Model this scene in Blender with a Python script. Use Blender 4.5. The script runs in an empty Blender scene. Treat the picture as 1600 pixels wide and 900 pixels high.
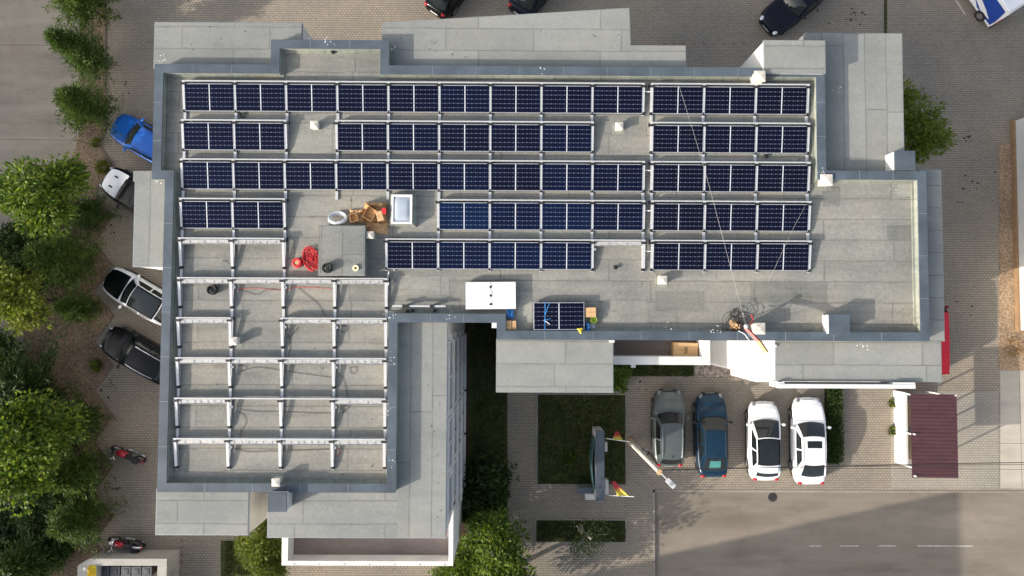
import bpy, bmesh, math, random
import numpy as np
from mathutils import Vector, Matrix
R_ = math.radians
random.seed(7)
RNG = np.random.default_rng(11)
SC = bpy.context.scene
COL = SC.collection

# ------------------------------------------------------------------ camera, sky, sun, exposure
CAMZ, FPX = 40.0, 1060.0
NADX, NADY, ROLL = 795.0, 492.0, 0.26
AX = math.atan((NADY - 450) / FPX)
AY = -math.atan((800 - NADX) / FPX)
CAM_R = Matrix.Rotation(AY, 3, 'Y') @ Matrix.Rotation(AX, 3, 'X') @ Matrix.Rotation(R_(ROLL), 3, 'Z')
cam = bpy.data.objects.new('camera', bpy.data.cameras.new('camera'))
COL.objects.link(cam)
cam.matrix_world = Matrix.Translation((0, 0, CAMZ)) @ CAM_R.to_4x4()
cam.data.sensor_width = 36.0
cam.data.lens = 36.0 * FPX / 1600.0
cam.data.clip_end = 1000.0
SC.camera = cam

KX, KY = 2.15, 1.02                       # shadow shift per metre of height, towards +x and +y
SUN_EL = math.atan(1 / math.hypot(KX, KY))
SUN_AZ = math.atan2(-KX, -KY)             # clockwise from +y
world = bpy.data.worlds.new('World')
SC.world = world
world.use_nodes = True
wn = world.node_tree
bg = wn.nodes['Background']
sky = wn.nodes.new('ShaderNodeTexSky')
sky.sky_type = 'NISHITA'
sky.sun_disc = False
sky.sun_elevation = SUN_EL
sky.sun_rotation = SUN_AZ
sky.air_density = 1.0
sky.dust_density = 4.0
sky.ozone_density = 1.0
hsv = wn.nodes.new('ShaderNodeHueSaturation')      # hazy, less saturated sky
hsv.inputs['Saturation'].default_value = 0.62
wn.links.new(sky.outputs[0], hsv.inputs['Color'])
wn.links.new(hsv.outputs[0], bg.inputs[0])
bg.inputs[1].default_value = 0.15
sl = bpy.data.lights.new('sun', 'SUN')
sl.energy = 3.0
sl.angle = R_(0.53)
sl.color = (1.0, 0.91, 0.79)
sun = bpy.data.objects.new('sun', sl)
COL.objects.link(sun)
sun.rotation_euler = Vector((KX, KY, -1)).to_track_quat('-Z', 'Y').to_euler()
sun.location = (-40, -20, 30)
SC.view_settings.view_transform = 'Standard'
SC.view_settings.look = 'None'
SC.view_settings.gamma = 1.0
SC.view_settings.use_curve_mapping = False
SC.view_settings.exposure = 0.95
SC.cycles.use_denoising = True
SC.cycles.max_bounces = 6


def P(px, py, h):
    """world point seen at photo position (px, py) when it stands h metres up"""
    d = CAM_R @ Vector((px - 800.0, 450.0 - py, -FPX))
    t = (h - CAMZ) / d.z
    return Vector((d.x * t, d.y * t, h))


def PX(px, py, h): return P(px, py, h).x
def PY(px, py, h): return P(px, py, h).y


# ------------------------------------------------------------------ materials
def newmat(name):
    m = bpy.data.materials.new(name)
    m.use_nodes = True
    t = m.node_tree
    return m, t, t.nodes['Principled BSDF']


def nd(t, kind, **kw):
    n = t.nodes.new(kind)
    for k, v in kw.items():
        if hasattr(n, k):
            setattr(n, k, v)
        else:
            n.inputs[k.replace('_', ' ')].default_value = v
    return n


def coord(t, rot=0.0, scale=(1, 1, 1)):
    tc = t.nodes.new('ShaderNodeTexCoord')
    mp = t.nodes.new('ShaderNodeMapping')
    mp.inputs['Rotation'].default_value = (0, 0, rot)
    mp.inputs['Scale'].default_value = scale
    t.links.new(tc.outputs['Object'], mp.inputs['Vector'])
    return mp.outputs[0]


def noise(t, v, scale, detail=4.0, rough=0.6):
    n = nd(t, 'ShaderNodeTexNoise', Scale=scale, Detail=detail, Roughness=rough)
    t.links.new(v, n.inputs['Vector'])
    return n.outputs['Fac']


def ramp(t, fac, stops):
    r = t.nodes.new('ShaderNodeValToRGB')
    e = r.color_ramp.elements
    while len(e) < len(stops):
        e.new(0.5)
    for k, (p, c) in enumerate(stops):
        e[k].position = p
        e[k].color = tuple(c) + (1,) if not isinstance(c, (int, float)) else (c, c, c, 1)
    t.links.new(fac, r.inputs[0])
    return r.outputs[0]


def mix(t, fac, a, b, blend='MIX'):
    m = t.nodes.new('ShaderNodeMixRGB')
    m.blend_type = blend
    for s, v in ((0, fac), (1, a), (2, b)):
        if hasattr(v, 'is_linked'):
            t.links.new(v, m.inputs[s])
        elif s == 0:
            m.inputs[0].default_value = v
        else:
            m.inputs[s].default_value = tuple(v) + (1,) if not isinstance(v, (int, float)) else (v, v, v, 1)
    return m.outputs[0]


def math_(t, op, a, b=None, c=None):
    m = t.nodes.new('ShaderNodeMath')
    m.operation = op
    for k, v in enumerate((a, b, c)):
        if v is None:
            continue
        if hasattr(v, 'is_linked'):
            t.links.new(v, m.inputs[k])
        else:
            m.inputs[k].default_value = v
    return m.outputs[0]


def bump(t, bs, h, dist=0.01, strength=0.5):
    b = t.nodes.new('ShaderNodeBump')
    b.inputs['Distance'].default_value = dist
    b.inputs['Strength'].default_value = strength
    t.links.new(h, b.inputs['Height'])
    t.links.new(b.outputs[0], bs.inputs['Normal'])


def simple(name, col, rough=0.6, metal=0.0, var=0.15, scale=2.0, bmp=0.0, bscale=60.0, coat=0.0, spec=0.5):
    m, t, b = newmat(name)
    v = coord(t)
    f = noise(t, v, scale, 5)
    c = ramp(t, f, [(0.3, [x * (1 - var) for x in col]), (0.72, [min(1, x * (1 + var)) for x in col])])
    t.links.new(c, b.inputs['Base Color'])
    b.inputs['Roughness'].default_value = rough
    b.inputs['Metallic'].default_value = metal
    b.inputs['Specular IOR Level'].default_value = spec
    if coat:
        b.inputs['Coat Weight'].default_value = coat
        b.inputs['Coat Roughness'].default_value = 0.04
    if bmp:
        bump(t, b, noise(t, v, bscale, 3), 0.01, bmp)
    return m


def felt_mat(name, col, rot=0.0, row=0.86, width=7.0, shift=(0, 0), line=0.012, st=1.0):
    """granulated bitumen sheets with lap seams, bleached and stained by weather"""
    m, t, b = newmat(name)
    v = coord(t, rot)
    mp = t.nodes.new('ShaderNodeMapping')
    mp.inputs['Location'].default_value = (shift[0], shift[1], 0)
    t.links.new(v, mp.inputs['Vector'])
    wob = nd(t, 'ShaderNodeTexNoise', Scale=0.9, Detail=4.0)
    t.links.new(v, wob.inputs['Vector'])
    add = t.nodes.new('ShaderNodeVectorMath')
    add.operation = 'MULTIPLY_ADD'
    t.links.new(wob.outputs['Color'], add.inputs[0])
    add.inputs[1].default_value = (0.10, 0.085, 0)
    t.links.new(mp.outputs[0], add.inputs[2])

    def bricks(c1, c2, mo, ms):
        bt = nd(t, 'ShaderNodeTexBrick', offset=0.37, offset_frequency=3, squash=0.72, squash_frequency=2, Scale=1.0, Mortar_Size=ms, Mortar_Smooth=0.3, Brick_Width=width, Row_Height=row)
        for k, q in (('Color1', c1), ('Color2', c2), ('Mortar', mo)):
            bt.inputs[k].default_value = (*q, 1)
        t.links.new(add.outputs[0], bt.inputs['Vector'])
        return bt.outputs['Color']

    sheets = bricks([x * 0.91 for x in col], [x * 1.06 for x in col], [x * 0.7 for x in col], 0.0)
    seam = bricks((0, 0, 0), (0, 0, 0), (1, 1, 1), line)
    halo = bricks((0, 0, 0), (0, 0, 0), (1, 1, 1), 0.06)
    gr = noise(t, v, 36.0, 3, 0.8)
    fine = noise(t, v, 7.0, 6, 0.75)
    big = noise(t, v, 0.33, 7, 0.62)
    lane = noise(t, coord(t, rot, (0.35, 2.6, 1)), 0.8, 7, 0.66)
    c = mix(t, 0.5 + 0.5 * st, sheets, ramp(t, big, [(0.28, (0.70, 0.74, 0.75)), (0.50, (0.98, 1.0, 0.98)), (0.74, (1.17, 1.10, 0.99))]), 'MULTIPLY')
    c = mix(t, 0.9 * st, c, ramp(t, lane, [(0.28, 0.74), (0.5, 0.98), (0.74, 1.16)]), 'MULTIPLY')
    c = mix(t, 0.3 + 0.6 * st, c, ramp(t, fine, [(0.28, 0.80), (0.72, 1.18)]), 'MULTIPLY')
    c = mix(t, 0.9, c, ramp(t, gr, [(0.25, 0.68), (0.75, 1.32)]), 'MULTIPLY')
    moss = ramp(t, noise(t, v, 0.7, 8, 0.7), [(0.55, 0.0), (0.75, 1.0)])
    c = mix(t, math_(t, 'MULTIPLY', moss, 0.30 * st), c, [x * k for x, k in zip(col, (0.84, 0.97, 0.88))])
    pale = ramp(t, noise(t, coord(t, rot, (1, 2.4, 1)), 0.75, 8, 0.74), [(0.61, 0.0), (0.72, 1.0)])
    c = mix(t, math_(t, 'MULTIPLY', pale, 0.34 * st), c, [min(1, x * 1.65) for x in col])
    dirt = ramp(t, noise(t, coord(t, rot, (0.7, 1.5, 1)), 0.5, 9, 0.74), [(0.58, 0.0), (0.72, 1.0)])
    c = mix(t, math_(t, 'MULTIPLY', dirt, 0.50 * st), c, [x * 0.46 * k for x, k in zip(col, (1.12, 1.0, 0.82))])
    wear = ramp(t, noise(t, v, 1.7, 5, 0.7), [(0.35, 0.45), (0.62, 1.0)])
    c = mix(t, math_(t, 'MULTIPLY', math_(t, 'MULTIPLY', halo, wear), 0.20), c, [x * 0.55 for x in col])
    c = mix(t, math_(t, 'MULTIPLY', math_(t, 'MULTIPLY', seam, wear), 0.85), c, [x * 0.28 for x in col])
    t.links.new(c, b.inputs['Base Color'])
    b.inputs['Roughness'].default_value = 0.9
    b.inputs['Specular IOR Level'].default_value = 0.2
    bump(t, b, gr, 0.01, 0.35)
    return m


def paver_mat(name, c1, c2, mortar, bw=0.20, rh=0.135):
    m, t, b = newmat(name)
    v = coord(t)
    bt = nd(t, 'ShaderNodeTexBrick', offset=0.5, Scale=1.0, Mortar_Size=0.012, Mortar_Smooth=0.3, Brick_Width=bw, Row_Height=rh)
    bt.inputs['Color1'].default_value = (*c1, 1)
    bt.inputs['Color2'].default_value = (*c2, 1)
    bt.inputs['Mortar'].default_value = (*mortar, 1)
    t.links.new(v, bt.inputs['Vector'])
    big = noise(t, v, 0.22, 6, 0.6)
    c = mix(t, 0.9, bt.outputs['Color'], ramp(t, big, [(0.3, (0.78, 0.80, 0.82)), (0.7, (1.14, 1.09, 1.02))]), 'MULTIPLY')
    sp = ramp(t, noise(t, v, 1.6, 7, 0.75), [(0.66, 0.0), (0.74, 1.0)])
    c = mix(t, math_(t, 'MULTIPLY', sp, 0.35), c, [x * 0.35 for x in c1])
    c = mix(t, 0.6, c, ramp(t, noise(t, v, 14.0, 3), [(0.25, 0.7), (0.75, 1.25)]), 'MULTIPLY')
    t.links.new(c, b.inputs['Base Color'])
    b.inputs['Roughness'].default_value = 0.9
    b.inputs['Specular IOR Level'].default_value = 0.2
    bump(t, b, bt.outputs['Fac'], 0.008, -0.6)
    return m


def grit_mat(name, cols, scale=16.0, big=0.4, rough=0.95):
    """gravel, soil, lawn: speckle over broad patches"""
    m, t, b = newmat(name)
    v = coord(t)
    vo = nd(t, 'ShaderNodeTexVoronoi', Scale=scale)
    t.links.new(v, vo.inputs['Vector'])
    sep = t.nodes.new('ShaderNodeSeparateColor')
    t.links.new(vo.outputs['Color'], sep.inputs[0])
    n = len(cols)
    c = ramp(t, sep.outputs[0], [((k + 0.3) / n, cc) for k, cc in enumerate(cols)])
    c = mix(t, 0.75, c, ramp(t, vo.outputs['Distance'], [(0.1, 1.1), (0.9, 0.5)]), 'MULTIPLY')
    c = mix(t, 0.9, c, ramp(t, noise(t, v, big, 7, 0.65), [(0.3, 0.62), (0.7, 1.3)]), 'MULTIPLY')
    t.links.new(c, b.inputs['Base Color'])
    b.inputs['Roughness'].default_value = rough
    b.inputs['Specular IOR Level'].default_value = 0.15
    bump(t, b, vo.outputs['Distance'], 0.03, 0.7)
    return m


def concrete_mat(name, col, jx=0.0, jy=0.0, off=(0, 0), stain=(0.20, 0.155, 0.115), wear=0.0):
    m, t, b = newmat(name)
    v = coord(t)
    c = ramp(t, noise(t, coord(t, 0, (0.35, 1.3, 1)), 0.5, 8, 0.68), [(0.28, [x * 0.66 for x in col]), (0.5, col), (0.75, [x * 1.22 for x in col])])
    c = mix(t, math_(t, 'MULTIPLY', ramp(t, noise(t, v, 0.28, 6, 0.7), [(0.50, 0.0), (0.68, 1.0)]), 0.45), c, stain)
    c = mix(t, 0.5, c, ramp(t, noise(t, v, 25.0, 3), [(0.25, 0.75), (0.75, 1.2)]), 'MULTIPLY')
    if wear:
        vo = nd(t, 'ShaderNodeTexVoronoi', feature='DISTANCE_TO_EDGE', Scale=0.17)
        wv = nd(t, 'ShaderNodeTexNoise', Scale=1.3, Detail=6.0, Roughness=0.7)
        t.links.new(v, wv.inputs['Vector'])
        ad = t.nodes.new('ShaderNodeVectorMath')
        ad.operation = 'MULTIPLY_ADD'
        t.links.new(wv.outputs['Color'], ad.inputs[0])
        ad.inputs[1].default_value = (0.9, 0.9, 0)
        t.links.new(v, ad.inputs[2])
        t.links.new(ad.outputs[0], vo.inputs['Vector'])
        crack = ramp(t, vo.outputs['Distance'], [(0.0, 1.0), (0.0035, 0.0)])
        part = ramp(t, noise(t, v, 0.4, 3), [(0.45, 0.0), (0.6, 1.0)])
        c = mix(t, math_(t, 'MULTIPLY', math_(t, 'MULTIPLY', crack, part), 0.6 * wear), c, [x * 0.4 for x in col])
        tr_ = ramp(t, noise(t, coord(t, 0, (0.06, 1.1, 1)), 0.9, 5, 0.6), [(0.35, 0.86), (0.65, 1.10)])
        c = mix(t, wear, c, tr_, 'MULTIPLY')
        oil = ramp(t, noise(t, v, 1.1, 7, 0.75), [(0.66, 0.0), (0.74, 1.0)])
        c = mix(t, math_(t, 'MULTIPLY', oil, 0.35 * wear), c, [x * 0.45 for x in col])
    if jx:
        mp = t.nodes.new('ShaderNodeMapping')
        mp.inputs['Location'].default_value = (off[0], off[1], 0)
        t.links.new(v, mp.inputs['Vector'])
        bt = nd(t, 'ShaderNodeTexBrick', offset=0.0, Scale=1.0, Mortar_Size=0.018, Mortar_Smooth=0.1, Brick_Width=jx, Row_Height=jy)
        bt.inputs['Color1'].default_value = (1, 1, 1, 1)
        bt.inputs['Color2'].default_value = (0.93, 0.93, 0.93, 1)
        bt.inputs['Mortar'].default_value = (0.4, 0.4, 0.4, 1)
        t.links.new(mp.outputs[0], bt.inputs['Vector'])
        c = mix(t, 1.0, c, bt.outputs['Color'], 'MULTIPLY')
    t.links.new(c, b.inputs['Base Color'])
    b.inputs['Roughness'].default_value = 0.88
    b.inputs['Specular IOR Level'].default_value = 0.25
    return m


def leaf_mat(name, c1, c2, c3, trans=0.36):
    m, t, b = newmat(name)
    g = t.nodes.new('ShaderNodeNewGeometry')
    c = ramp(t, g.outputs['Random Per Island'], [(0.0, c1), (0.5, c2), (1.0, c3)])
    oi = t.nodes.new('ShaderNodeObjectInfo')
    c = mix(t, 0.5, c, ramp(t, oi.outputs['Random'], [(0.0, (0.8, 0.85, 0.9)), (1.0, (1.2, 1.12, 0.9))]), 'MULTIPLY')
    t.links.new(c, b.inputs['Base Color'])
    b.inputs['Roughness'].default_value = 0.55
    b.inputs['Specular IOR Level'].default_value = 0.3
    tr = t.nodes.new('ShaderNodeBsdfTranslucent')
    t.links.new(mix(t, 1.0, c, (1.3, 1.35, 0.7), 'MULTIPLY'), tr.inputs[0])
    ms = t.nodes.new('ShaderNodeMixShader')
    ms.inputs[0].default_value = trans
    t.links.new(b.outputs[0], ms.inputs[1])
    t.links.new(tr.outputs[0], ms.inputs[2])
    t.links.new(ms.outputs[0], t.nodes['Material Output'].inputs['Surface'])
    return m


def cell_mat(name):
    """half-cut cells: six rows, eleven columns in each half"""
    m, t, b = newmat(name)
    tc = t.nodes.new('ShaderNodeTexCoord')
    s = t.nodes.new('ShaderNodeSeparateXYZ')
    t.links.new(tc.outputs['Object'], s.inputs[0])
    x = math_(t, 'SUBTRACT', math_(t, 'ABSOLUTE', s.outputs[0]), 0.016)
    y = math_(t, 'ADD', s.outputs[1], 0.546)
    cw, ch = 0.0915, 0.182
    dx = math_(t, 'MULTIPLY', math_(t, 'PINGPONG', math_(t, 'DIVIDE', x, cw), 0.5), cw)
    dx2 = math_(t, 'MULTIPLY', math_(t, 'PINGPONG', math_(t, 'DIVIDE', math_(t, 'ADD', x, cw), cw * 2), 0.5), cw * 2)
    dy = math_(t, 'MULTIPLY', math_(t, 'PINGPONG', math_(t, 'DIVIDE', y, ch), 0.5), ch)
    rowl = math_(t, 'LESS_THAN', dy, 0.009)
    coll = math_(t, 'LESS_THAN', dx, 0.0055)
    dot = math_(t, 'LESS_THAN', math_(t, 'ADD', dx2, dy), 0.030)
    mid = math_(t, 'LESS_THAN', x, 0.004)
    oi = t.nodes.new('ShaderNodeObjectInfo')
    v = coord(t)
    oc = t.nodes.new('ShaderNodeSeparateColor')          # cell colour per panel, with sky reflection painted in
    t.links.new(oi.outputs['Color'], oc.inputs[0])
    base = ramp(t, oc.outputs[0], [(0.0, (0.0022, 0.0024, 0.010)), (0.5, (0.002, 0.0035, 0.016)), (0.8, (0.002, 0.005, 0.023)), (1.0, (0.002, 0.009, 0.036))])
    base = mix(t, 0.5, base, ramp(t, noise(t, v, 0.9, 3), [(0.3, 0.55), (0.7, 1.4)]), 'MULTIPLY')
    c = mix(t, math_(t, 'MULTIPLY', coll, 0.055), base, (0.20, 0.26, 0.42))
    c = mix(t, math_(t, 'MULTIPLY', rowl, 0.16), c, (0.30, 0.36, 0.52))
    c = mix(t, math_(t, 'MULTIPLY', dot, 0.17), c, (0.42, 0.47, 0.6))
    c = mix(t, mid, c, (0.48, 0.51, 0.56))
    t.links.new(c, b.inputs['Base Color'])
    b.inputs['Roughness'].default_value = 0.14
    b.inputs['Specular IOR Level'].default_value = 0.16
    return m


def paint(name, col, metal=0.0, rough=0.32, coat=0.45, spec=0.35):
    m, t, b = newmat(name)
    c = mix(t, 0.25, col, ramp(t, noise(t, coord(t), 1.3, 5), [(0.3, 0.75), (0.7, 1.2)]), 'MULTIPLY')
    t.links.new(c, b.inputs['Base Color'])
    b.inputs['Metallic'].default_value = metal
    b.inputs['Roughness'].default_value = rough
    b.inputs['Coat Weight'].default_value = coat
    b.inputs['Specular IOR Level'].default_value = spec
    b.inputs['Coat Roughness'].default_value = 0.05
    return m


M = {}
FELT = (0.246, 0.240, 0.222)
M['felt'] = felt_mat('roof_felt', FELT, 0.0, 0.88, 6.3, (0.3, 0.27))
M['felt2'] = felt_mat('roof_felt_pale', (0.242, 0.248, 0.240), 0.0, 0.95, 5.2, (1.3, 0.1), st=0.35)
M['felt2v'] = felt_mat('roof_felt_pale_upright', (0.242, 0.248, 0.240), R_(90), 0.92, 7.5, (1.3, 0.36), st=0.35)
M['feltup'] = felt_mat('felt_upstand', (0.265, 0.278, 0.245), 0.0, 5.0, 0.9, (0, 0), 0.01)
M['shaft'] = felt_mat('felt_shaft', (0.20, 0.205, 0.20), R_(90), 0.97, 9.0, (0.0, 0.98))
M['cap'] = simple('coping_blue_grey', (0.072, 0.092, 0.115), 0.5, 0.0, 0.30, 0.9, spec=0.3)
_t = M['cap'].node_tree
_b = _t.nodes['Principled BSDF']
_c = _b.inputs['Base Color'].links[0].from_socket
_v = coord(_t)
_c = mix(_t, math_(_t, 'MULTIPLY', ramp(_t, noise(_t, _v, 2.6, 9, 0.8), [(0.60, 0.0), (0.70, 1.0)]), 0.35), _c, (0.20, 0.22, 0.23))
_c = mix(_t, math_(_t, 'MULTIPLY', ramp(_t, noise(_t, _v, 1.1, 8, 0.75), [(0.60, 0.0), (0.75, 1.0)]), 0.5), _c, (0.040, 0.046, 0.052))
_t.links.new(_c, _b.inputs['Base Color'])
M['white'] = simple('white_render', (0.60, 0.60, 0.585), 0.85, 0, 0.10, 0.8)
M['cream'] = simple('cream_render', (0.60, 0.555, 0.485), 0.85, 0, 0.10, 1.2)
M['trim'] = simple('roof_edge_metal', (0.30, 0.32, 0.33), 0.5, 0.3, 0.15, 3)
M['alu'] = simple('aluminium', (0.52, 0.53, 0.54), 0.42, 0.25, 0.08, 6)
M['alu2'] = simple('aluminium_frame', (0.40, 0.42, 0.45), 0.38, 0.35, 0.06, 6)
M['tray'] = simple('galvanised_tray', (0.44, 0.44, 0.43), 0.5, 0.2, 0.22, 7)
M['black'] = simple('black_rubber', (0.012, 0.012, 0.013), 0.6, 0, 0.3, 8)
M['dkplastic'] = simple('dark_plastic', (0.018, 0.018, 0.02), 0.6, 0, 0.2, 5, spec=0.25)
M['cells'] = cell_mat('solar_cells')
M['back'] = simple('white_backsheet', (0.86, 0.86, 0.85), 0.45, 0, 0.03, 2)
M['glass'] = simple('car_glass', (0.012, 0.016, 0.017), 0.06, 0, 0.3, 2, spec=0.6)
M['pane'] = simple('window_glass', (0.03, 0.035, 0.04), 0.06, 0, 0.3, 1, spec=0.6)
M['tyre'] = simple('tyre', (0.02, 0.02, 0.02), 0.85)
M['chrome'] = simple('alloy', (0.6, 0.6, 0.62), 0.25, 0.9, 0.1, 5)
M['lamp'] = simple('lamp_glass', (0.75, 0.77, 0.78), 0.12, 0.2, 0.1, 6)
M['lamp2'] = simple('headlamp_glass', (0.20, 0.21, 0.22), 0.08, 0.3, 0.3, 6)
M['redlamp'] = simple('red_lamp', (0.45, 0.015, 0.02), 0.2)
M['amber'] = simple('amber_lamp', (0.8, 0.25, 0.03), 0.3)
M['plate'] = simple('plate_white', (0.75, 0.75, 0.72), 0.5)
M['card'] = simple('cardboard', (0.52, 0.33, 0.17), 0.85, 0, 0.18, 3, 0.2, 20)
M['card2'] = simple('brown_paper', (0.46, 0.27, 0.12), 0.7, 0, 0.30, 5, 0.4, 12)
M['redcord'] = simple('red_cord', (0.62, 0.02, 0.03), 0.5)
M['whitehose'] = simple('white_hose', (0.80, 0.81, 0.82), 0.4)
M['bluewrap'] = simple('blue_strap', (0.06, 0.25, 0.60), 0.4)
M['yellow'] = simple('yellow_plastic', (0.75, 0.55, 0.04), 0.5)
M['green'] = simple('lime_plastic', (0.35, 0.45, 0.06), 0.5)
M['concrete'] = concrete_mat('grey_concrete', (0.40, 0.39, 0.36))
M['kerb'] = concrete_mat('kerb_concrete', (0.27, 0.245, 0.21))
M['wood'] = simple('timber', (0.50, 0.33, 0.18), 0.8, 0, 0.2, 6)
M['bark'] = simple('bark', (0.10, 0.075, 0.05), 0.9, 0, 0.3, 6, 0.5, 20)
M['birch'] = simple('pale_bark', (0.42, 0.38, 0.32), 0.85, 0, 0.3, 6)
M['plinth'] = simple('brown_plinth', (0.27, 0.17, 0.09), 0.85, 0, 0.2, 4)
M['maroon'] = simple('maroon_sheet', (0.062, 0.024, 0.028), 0.5, 0.0, 0.2, 2)
M['poleconc'] = simple('pole_concrete', (0.62, 0.60, 0.54), 0.85, 0, 0.15, 4)
M['red'] = paint('red_paint', (0.30, 0.008, 0.02))
M['grate'] = simple('iron', (0.05, 0.045, 0.045), 0.7, 0.4)


# ------------------------------------------------------------------ mesh helpers
class MB:
    def __init__(s):
        s.v, s.f = [], []

    def add(s, vs, fs):
        o = len(s.v)
        s.v += [tuple(p) for p in vs]
        s.f += [tuple(i + o for i in f) for f in fs]
        return s

    def box(s, x0, x1, y0, y1, z0, z1):
        return s.add([(x0, y0, z0), (x1, y0, z0), (x1, y1, z0), (x0, y1, z0), (x0, y0, z1), (x1, y0, z1), (x1, y1, z1), (x0, y1, z1)],
                     [(3, 2, 1, 0), (4, 5, 6, 7), (0, 1, 5, 4), (1, 2, 6, 5), (2, 3, 7, 6), (3, 0, 4, 7)])

    def obox(s, c, sx, sy, sz, rot=0.0, tilt=0.0):
        m = Matrix.Translation(c) @ Matrix.Rotation(rot, 4, 'Z') @ Matrix.Rotation(tilt, 4, 'Y')
        b = MB().box(-sx / 2, sx / 2, -sy / 2, sy / 2, -sz / 2, sz / 2)
        return s.add([m @ Vector(p) for p in b.v], b.f)

    def prism(s, poly, z0, z1, top=True, bottom=True):
        n = len(poly)
        area = sum(poly[i][0] * poly[(i + 1) % n][1] - poly[(i + 1) % n][0] * poly[i][1] for i in range(n))
        if area < 0:
            poly = poly[::-1]
        vs = [(p[0], p[1], z0) for p in poly] + [(p[0], p[1], z1) for p in poly]
        fs = [(i, (i + 1) % n, n + (i + 1) % n, n + i) for i in range(n)]
        if top:
            fs.append(tuple(range(n, 2 * n)))
        if bottom:
            fs.append(tuple(range(n - 1, -1, -1)))
        return s.add(vs, fs)

    def sheet(s, poly, z):
        n = len(poly)
        area = sum(poly[i][0] * poly[(i + 1) % n][1] - poly[(i + 1) % n][0] * poly[i][1] for i in range(n))
        if area < 0:
            poly = poly[::-1]
        return s.add([(p[0], p[1], z) for p in poly], [tuple(range(n))])

    def cyl(s, c, r0, r1, h, n=16, axis='z', cap=True):
        vs = []
        for k, (r, z) in enumerate(((r0, 0), (r1, h))):
            for i in range(n):
                a = 2 * math.pi * i / n
                p = (r * math.cos(a), r * math.sin(a), z)
                if axis == 'x':
                    p = (p[2], p[0], p[1])
                elif axis == 'y':
                    p = (p[1], p[2], p[0])
                vs.append((c[0] + p[0], c[1] + p[1], c[2] + p[2]))
        fs = [(i, (i + 1) % n, n + (i + 1) % n, n + i) for i in range(n)]
        if cap:
            fs += [tuple(range(n - 1, -1, -1)), tuple(range(n, 2 * n))]
        return s.add(vs, fs)

    def tube(s, pts, r, n=6, closed=False):
        pts = [Vector(p) for p in pts]
        rs = r if isinstance(r, (list, tuple)) else [r] * len(pts)
        vs, fs = [], []
        N = len(pts)
        for i, p in enumerate(pts):
            a = pts[(i - 1) % N] if (closed or i > 0) else p
            b = pts[(i + 1) % N] if (closed or i < N - 1) else p
            d = (b - a)
            if d.length < 1e-9:
                d = Vector((0, 0, 1))
            d.normalize()
            up = Vector((0, 0, 1)) if abs(d.z) < 0.9 else Vector((1, 0, 0))
            u = d.cross(up).normalized()
            w = d.cross(u)
            for k in range(n):
                t = 2 * math.pi * k / n
                vs.append(p + (u * math.cos(t) + w * math.sin(t)) * rs[i])
        for i in range(N if closed else N - 1):
            j = (i + 1) % N
            for k in range(n):
                l = (k + 1) % n
                fs.append((i * n + k, i * n + l, j * n + l, j * n + k))
        if not closed:
            fs += [tuple(range(n))[::-1], tuple(range((N - 1) * n, N * n))]
        return s.add(vs, fs)

    def ball(s, c, rx, ry, rz, n=12, m=8):
        vs, fs = [(c[0], c[1], c[2] - rz)], []
        for j in range(1, m):
            t = -math.pi / 2 + math.pi * j / m
            for i in range(n):
                a = 2 * math.pi * i / n
                vs.append((c[0] + rx * math.cos(t) * math.cos(a), c[1] + ry * math.cos(t) * math.sin(a), c[2] + rz * math.sin(t)))
        vs.append((c[0], c[1], c[2] + rz))
        for i in range(n):
            fs.append((0, 1 + (i + 1) % n, 1 + i))
            for j in range(m - 2):
                a, b = 1 + j * n, 1 + (j + 1) * n
                fs.append((a + i, a + (i + 1) % n, b + (i + 1) % n, b + i))
            fs.append((len(vs) - 1, 1 + (m - 2) * n + i, 1 + (m - 2) * n + (i + 1) % n))
        return s.add(vs, fs)

    def grid(s, fn, us, vs_):
        nu, nv = len(us), len(vs_)
        pts = [fn(u, v) for v in vs_ for u in us]
        fs = [(j * nu + i, j * nu + i + 1, (j + 1) * nu + i + 1, (j + 1) * nu + i) for j in range(nv - 1) for i in range(nu - 1)]
        return s.add(pts, fs)

    def mark(s):
        """faces added after this call take the second material"""
        s.cut = len(s.f)
        return s

    def mesh(s, name, mat, smooth=False):
        me = bpy.data.meshes.new(name)
        me.from_pydata(s.v, [], s.f)
        for mm in (mat if isinstance(mat, (list, tuple)) else [mat]):
            me.materials.append(mm)
        if getattr(s, 'cut', None) is not None:
            me.polygons.foreach_set('material_index', [int(k >= s.cut) for k in range(len(s.f))])
        if smooth:
            me.polygons.foreach_set('use_smooth', [True] * len(me.polygons))
        me.update()
        return me

    def build(s, name, mat, parent=None, smooth=False, bevel=0.0, sub=0, label=None):
        o = bpy.data.objects.new(name, s.mesh(name, mat, smooth))
        COL.objects.link(o)
        if parent is not None:
            o.parent = parent
        if bevel:
            b = o.modifiers.new('bevel', 'BEVEL')
            b.width = bevel
            b.segments = 2
            b.limit_method = 'ANGLE'
        if sub:
            q = o.modifiers.new('subdiv', 'SUBSURF')
            q.levels = q.render_levels = sub
        if label:
            o['label'] = label
        return o


def tag(o, label, cat, group=None, kind=None):
    o['label'] = label
    o['category'] = cat
    if group:
        o['group'] = group
    if kind:
        o['kind'] = kind
    return o


def thing(name, label, cat, loc=(0, 0, 0), rz=0.0, group=None):
    o = bpy.data.objects.new(name, None)
    o.empty_display_size = 0.3
    COL.objects.link(o)
    o.location = loc
    o.rotation_euler = (0, 0, rz)
    return tag(o, label, cat, group)


def structure(o, label=None):
    o['kind'] = 'structure'
    if label:
        o['label'] = label
    return o


def inst(me, name, parent=None, loc=(0, 0, 0), rot=(0, 0, 0)):
    o = bpy.data.objects.new(name, me)
    COL.objects.link(o)
    if parent is not None:
        o.parent = parent
    o.location = loc
    o.rotation_euler = rot
    return o


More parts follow.
